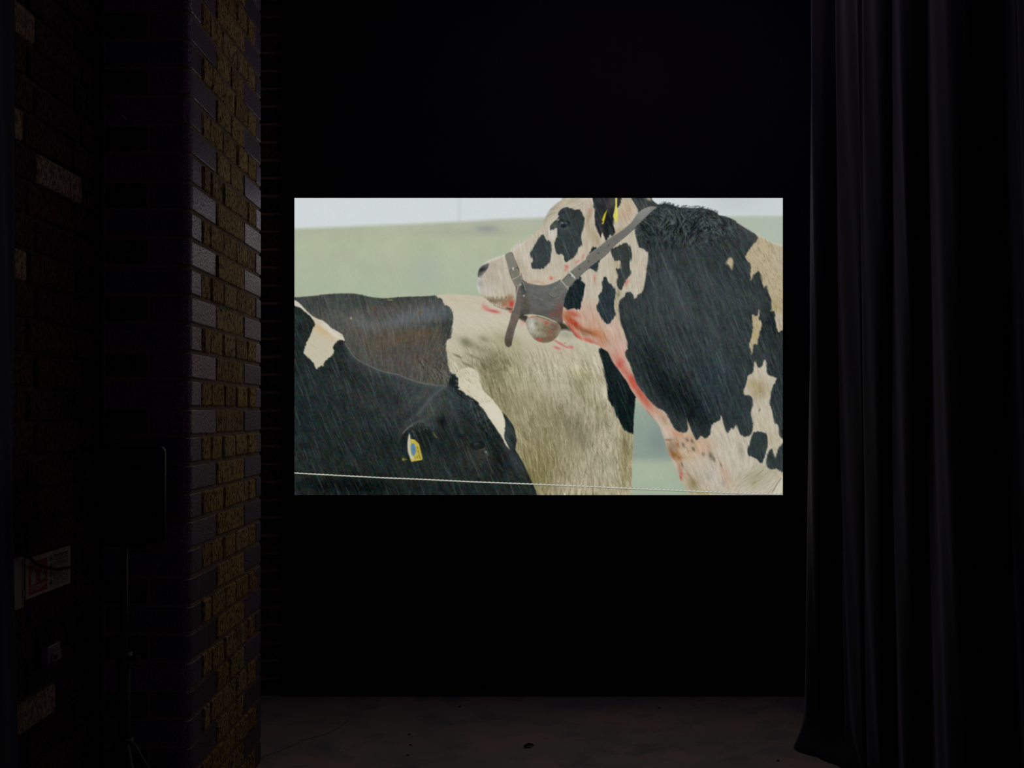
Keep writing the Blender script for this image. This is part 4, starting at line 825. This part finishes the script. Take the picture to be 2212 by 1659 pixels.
lc = [(-1.045, .7), (-1.00, .8), (-1.06, .9), (-1.02, 1.02), (-1.065, 1.15), (-1.03, 1.28), (-1.072, 1.42), (-1.04, 1.55), (-1.074, 1.68), (-1.05, 1.8), (-1.068, 1.90), (-1.083, 1.968)]
ld = cloth('black_drape', [(a, b2, a+.004, b2-.004) for a, b2 in lc], .004, 3.2, M['velvet'], 40)
tag(ld, 'black drape along the brick wall at the far left edge', 'curtain')

# ---------------------------------------------------------------- loudspeaker on its stand
sp = empty('loudspeaker', (-.882, 2.10, .905)); tag(sp, 'small black loudspeaker with rounded corners on a stand before the brick pier', 'speaker')
def under(o, root): o.location = o.location-root.location; return o
x0, x1, z0, z1 = -.955, -.807, .905, 1.131
bm = bmesh.new()
prof = []
for cx_, cz_, a0 in ((x1-.016, z1-.016, 0), (x0+.016, z1-.016, 90), (x0+.016, z0+.012, 180), (x1-.016, z0+.012, 270)):
    for k in range(6): a = math.radians(a0+18*k); prof.append((cx_+.016*math.cos(a), cz_+(.016 if a0 < 180 else .012)*math.sin(a)))
def ring(y, s, sz=None): return [bm.verts.new((-.881-(y-2.1)*.42*(1 if y > 2.107 else 0)+(px-(-.881))*s, y, 1.018+(pz-1.018)*(sz or s))) for px, pz in prof]
rs = [ring(2.098, .965), ring(2.100, .985), ring(2.106, 1.0), ring(2.112, .995, 1.0), ring(2.20, .80, .98), ring(2.235, .70, .96), ring(2.242, .66, .92)]
for a, b2 in zip(rs[:-1], rs[1:]):
    for k in range(len(a)): bm.faces.new((a[k], a[(k+1) % len(a)], b2[(k+1) % len(a)], b2[k]))
bm.faces.new(rs[0][::-1]); bm.faces.new(rs[-1])
cab = under(from_bm('cabinet', bm, M['plastic'], sp), sp)
for p in cab.data.polygons: p.use_smooth = len(p.vertices) == 4
bm = bmesh.new(); lathe(bm, [(.058, 0), (.060, -.004), (.056, -.007), (.050, -.005), (.046, -.0015), (.024, .004), (.020, .0045), (.016, .001), (.008, -.002), (.001, -.003)], (-.884, 2.0975, .968)); wf = under(from_bm('woofer', bm, M['cone'], sp, smooth=True), sp)
bm = bmesh.new(); lathe(bm, [(.032, 0), (.033, -.003), (.029, -.004), (.016, .002), (.012, .0025), (.010, -.002), (.004, -.005), (.001, -.0055)], (-.876, 2.0975, 1.078)); under(from_bm('tweeter', bm, M['plastic'], sp, smooth=True), sp)
for x, z in ((x0+.015, z0+.013), (x1-.022, z0+.018), (x0+.015, z1-.015), (x1-.022, z1-.015)):
    bm = bmesh.new(); lathe(bm, [(.0075, 0), (.0078, -.003), (.0060, -.004), (.001, -.0038)], (x, 2.0975, z), n=16); under(from_bm('fixing_cap', bm, M['rubber'], sp, smooth=True), sp)
bm = bmesh.new(); add_box(bm, x1-.0165, x1-.0145, 2.0965, 2.0985, 1.055, 1.115, .0005, 1); under(from_bm('port_lip', bm, M['plastic'], sp), sp)
st = empty('speaker_stand', (-.930, 2.165, 0)); tag(st, 'thin black tripod stand under the small loudspeaker', 'stand')
PX_, PY_ = -.930, 2.165
def cylp(name, p, q, r0, r1=None, mat='steel', n=20):
    bm = bmesh.new(); add_cyl(bm, p, q, r0, r1, n); return under(from_bm(name, bm, M[mat], st, smooth=False), st)
def shade(o):
    for p in o.data.polygons: p.use_smooth = len(p.vertices) == 4
    return o
shade(cylp('pole', (PX_, PY_, .50), (PX_, PY_, .900), .0085)); shade(cylp('lower_tube', (PX_, PY_, .16), (PX_, PY_, .62), .0135, mat='rubber'))
shade(cylp('collar', (PX_, PY_, .60), (PX_, PY_, .635), .019, mat='plastic')); shade(cylp('leg_hub', (PX_, PY_, .395), (PX_, PY_, .43), .022, mat='plastic'))
shade(cylp('top_plate', (PX_, PY_, .897), (PX_, PY_, .9045), .035, mat='steel')); shade(cylp('knob', (PX_+.018, PY_, .618), (PX_+.038, PY_, .618), .008, mat='rubber', n=12))
for a in (-52, 68, 188):
    dx, dy = math.cos(math.radians(a)), math.sin(math.radians(a)); R = .36 if a == -52 else (.26 if a == 68 else .17)
    lg = shade(cylp('leg', (PX_+dx*.018, PY_+dy*.018, .415), (PX_+dx*R, PY_+dy*R, .014), .0075, n=12))
    ft = bmesh.new(); add_cyl(ft, (PX_+dx*R*.975, PY_+dy*R*.975, .03), (PX_+dx*R*1.01, PY_+dy*R*1.01, .001), .010, .012, 12)
    fo = from_bm('foot', ft, M['rubber'], lg); fo.location = -(lg.location+st.location)
    shade(cylp('brace', (PX_+dx*.012, PY_+dy*.012, .19), (PX_+dx*R*.52, PY_+dy*R*.52, .207), .0045, n=10))
shade(cylp('brace_collar', (PX_, PY_, .18), (PX_, PY_, .205), .018, mat='plastic'))

# ---------------------------------------------------------------- cable, signs, box, rod on the left
XW = XL+.003
def wallpt(px, py, off=0.0):
    D = FPX*(-(XL+off))/(CX-px); return (XL+off, D, EYE-(py-CY)/FPX*D)
bm = bmesh.new()
add_tube(bm, spline([wallpt(36, 1140, .02), wallpt(44, 1178, .02), wallpt(60, 1200, .02), wallpt(78, 1217, .022), wallpt(100, 1226, .024), wallpt(126, 1229, .026), wallpt(150, 1226, .03), wallpt(178, 1221, .04), (-.985, 2.30, .91), (-.93, 2.27, .96), (-.90, 2.262, 1.0)], 8), .0036, 8)
tag(from_bm('speaker_cable', bm, M['rubber'], smooth=True), 'black cable sagging across the fire notice towards the loudspeaker', 'cable')
bm = bmesh.new()
add_tube(bm, spline([wallpt(30, 1108, .018), wallpt(44, 1146, .018), wallpt(62, 1160, .018), wallpt(90, 1162, .018), wallpt(120, 1156, .02), wallpt(150, 1149, .03), (-.99, 2.29, .99), (-.94, 2.262, 1.02)], 8), .0022, 6)
tag(from_bm('signal_cable', bm, M['rubber'], smooth=True), 'thinner black cable above the fire notice, looped to the loudspeaker', 'cable')
def sign(name, py0, py1, zb, zt, label, parts, dx=.004):
    """a flat notice on the left wall; y runs along the wall away from the camera, u in 0..1 left to right, v in 0..1 bottom to top"""
    bm = bmesh.new(); add_box(bm, XL+.0025, XL+.0025+dx, py0, py1, zb, zt, .0008, 1)
    s = from_bm(name, bm, M['white_sign']); tag(s, label, 'sign'); X = XL+.0025+dx
    def U(u): return py0+(py1-py0)*u
    def V(v): return zb+(zt-zb)*v
    for nm, mat, polys in parts:
        bm = bmesh.new()
        for poly in polys:
            e = .0004 if nm.endswith('panel') or mat != 'white_sign' and not nm.startswith('picto') else .0008
            a = [bm.verts.new((X-.0002, U(u), V(v))) for u, v in poly]; c = [bm.verts.new((X+e, U(u), V(v))) for u, v in poly]
            bm.faces.new(c); k = len(poly)
            for i in range(k): bm.faces.new((a[i], a[(i+1) % k], c[(i+1) % k], c[i]))
        from_bm(nm, bm, M[mat], s)
    return s
def rc(u0, u1, v0, v1): return [(u0, v0), (u1, v0), (u1, v1), (u0, v1)]
def circ(u, v, r, asp=.46, n=16): return [(u+r*asp*math.cos(2*math.pi*k/n), v+r*math.sin(2*math.pi*k/n)) for k in range(n)]
def ringp(u, v, r, w_, asp=.46, n=16):
    o = []
    for k in range(n):
        a, b2 = 2*math.pi*k/n, 2*math.pi*(k+1)/n
        o.append([(u+(r-w_)*asp*math.cos(a), v+(r-w_)*math.sin(a)), (u+r*asp*math.cos(a), v+r*math.sin(a)), (u+r*asp*math.cos(b2), v+r*math.sin(b2)), (u+(r-w_)*asp*math.cos(b2), v+(r-w_)*math.sin(b2))])
    return o
ext = [[(.11, .31), (.20, .31), (.205, .56), (.185, .63), (.125, .63), (.105, .56)], rc(.135, .175, .63, .68), [(.135, .68), (.20, .72), (.20, .69), (.175, .67)], [(.095, .50), (.105, .50), (.12, .68), (.14, .70), (.13, .73), (.105, .69)]]
flame = [[(.30, .38), (.36, .36), (.40, .44), (.375, .50), (.36, .46), (.34, .52), (.345, .60), (.31, .54), (.30, .46)], [(.33, .60), (.37, .56), (.39, .64), (.36, .72), (.355, .65)]]
texts = []
for v0, v1 in ((.80, .88), (.60, .76), (.35, .50), (.12, .30)):
    texts += [rc(.60, .93, v0-.012, v0-.004), rc(.60, .93, v1, v1+.010), rc(.60, .606, v0, v1), rc(.924, .93, v0, v1)]
    for i in range(3):
        vv = v0+(v1-v0)*(.2+.3*i)
        u = .62
        while u < .9:
            wd_ = random.uniform(.012, .04)
            if random.random() < .8: texts.append(rc(u, min(u+wd_, .91), vv, vv+.016))
            u += wd_+.01
icons = sum([ringp(.54, v, .075, .018) for v in (.82, .62, .42, .20)], [])+[rc(.525, .555, .17, .23), [(.52, .58), (.56, .60), (.55, .66)], rc(.53, .55, .38, .46), [(.52, .79), (.56, .81), (.535, .86)]]
lines_ = [rc(.09, .24, .205, .225), rc(.26, .40, .205, .225), rc(.09, .32, .165, .185)]
fs = sign('fire_notice', 2.030, 2.236, EYE-.418, EYE-.325, 'white and red fire extinguisher notice on the dark brick wall, crossed by a cable',
     [('red_panel', 'red_sign', [rc(.065, .455, .27, .88), rc(.065, .455, .08, .245)]), ('pictogram', 'white_sign', ext+flame), ('symbol_ring', 'ink', icons), ('text_line', 'ink', texts), ('caption_line', 'white_sign', lines_)])
ns = sign('white_notice', 1.975, 2.022, EYE-.432, EYE-.318, 'narrow pale notice half hidden by the drape, left of the fire notice',
     [('border_line', 'ink', [rc(.84, .89, .05, .95)])])
sb = empty('socket_box', (XL, 2.13, EYE-.57)); tag(sb, 'small grey metal socket box low on the left brick wall', 'socket')
p0 = wallpt(86, 1424); p1 = wallpt(113, 1432)
bm = bmesh.new(); add_box(bm, XL+.001, XL+.020, p0[1], p1[1], EYE-.585, EYE-.542, .003, 2); b_ = from_bm('back_box', bm, M['grey_box'], sb); b_.location = -sb.location
bm = bmesh.new(); add_box(bm, XL+.020, XL+.024, p0[1]+.012, p1[1]-.002, EYE-.582, EYE-.560, .001, 1); b_ = from_bm('plate', bm, M['grey_box'], sb); b_.location = -sb.location
bm = bmesh.new(); add_box(bm, XL+.024, XL+.027, p0[1]+.018, p0[1]+.030, EYE-.577, EYE-.566, .001, 1); b_ = from_bm('switch', bm, M['plastic'], sb); b_.location = -sb.location
rd = empty('metal_rod', (-1.0, YN-.01, 2.0)); tag(rd, 'short pale metal rod slanting down across the dark front of the brick pier', 'rod')
a = Vector(at(236, 222, YN-.010)); c = Vector(at(279, 264, YN-.012))
bm = bmesh.new(); add_cyl(bm, a, c, .0038, n=12); o = shade(from_bm('shaft', bm, M['chrome'], rd)); o.location = -rd.location
bm = bmesh.new(); add_cyl(bm, a+Vector((0, .010, 0)), a+Vector((0, -.006, 0)), .0075, n=14); o = from_bm('fixing_disc', bm, M['chrome'], rd); o.location = -rd.location
bm = bmesh.new(); add_cyl(bm, c+Vector((0, .012, 0)), c+Vector((0, -.004, 0)), .0045, n=12); o = from_bm('end_peg', bm, M['steel'], rd); o.location = -rd.location

# ---------------------------------------------------------------- litter on the floor
def blobmesh(name, px, py, L_, W_, T_, mat, ang, label, cat, group=None, n=9):
    x, y = ground(px, py); bm = bmesh.new(); ca, sa = math.cos(ang), math.sin(ang)
    lo, hi = [], []
    for k in range(n):
        t = 2*math.pi*k/n; r = random.uniform(.75, 1.1); u, v = L_/2*r*math.cos(t), W_/2*r*math.sin(t)
        lo.append(bm.verts.new((u*ca-v*sa, u*sa+v*ca, .0004))); hi.append(bm.verts.new((.8*(u*ca-v*sa), .8*(u*sa+v*ca), T_*random.uniform(.6, 1))))
    for k in range(n): bm.faces.new((lo[k], lo[(k+1) % n], hi[(k+1) % n], hi[k]))
    bm.faces.new(lo[::-1]); bm.faces.new(hi)
    o = from_bm(name, bm, mat); o.location = (x, y, 0); return tag(o, label, cat, group)
blobmesh('paint_chip', 741, 1624, .017, .006, .004, M['chip'], -.25, 'small white chip lying on the brown concrete right of the pier', 'chip')
# a dry curled leaf
x, y = ground(1142, 1614); bm = bmesh.new(); rows = []
for i in range(9):
    u = i/8; half = .009*math.sin(math.pi*min(1, u*.96+.04))**.8+.0005
    rows.append([bm.verts.new((-.02+.04*u, v*half, .003+.006*abs(v)**1.5+.004*math.sin(u*3))) for v in (-1, -.5, 0, .5, 1)])
for r0, r1 in zip(rows[:-1], rows[1:]):
    for k in range(4): bm.faces.new((r0[k], r0[k+1], r1[k+1], r1[k]))
lf = from_bm('dry_leaf', bm, M['leaf'], smooth=True); lf.location = (x, y, -.002); lf.rotation_euler = (0, 0, .5); lf.modifiers.new('t', 'SOLIDIFY').thickness = .0006
tag(lf, 'curled dark dry leaf on the bare concrete under the middle of the screen', 'leaf')
for px, py, lb in ((993, 1527, 'dark crumb near the foot of the black wall, left of centre'), (1424, 1530, 'flat dark crumb near the foot of the black wall, right of centre'),
                   (884, 1587, 'larger dark crumb on the reddish concrete left of the leaf'), (887, 1610, 'dark crumb just in front of the larger one left of the leaf'),
                   (881, 1632, 'dark crumb nearest the camera left of the leaf'), (1681, 1644, 'black crumb on the concrete beside the curtain hem')):
    blobmesh('dirt_crumb', px, py, random.uniform(.010, .016), random.uniform(.006, .009), .004, M['dirt'], random.uniform(-.5, .5), lb, 'crumb')
blobmesh('pale_crumb', 1331, 1575, .008, .006, .003, M['chip'], 0, 'tiny pale crumb on the greenish concrete right of the leaf', 'crumb')
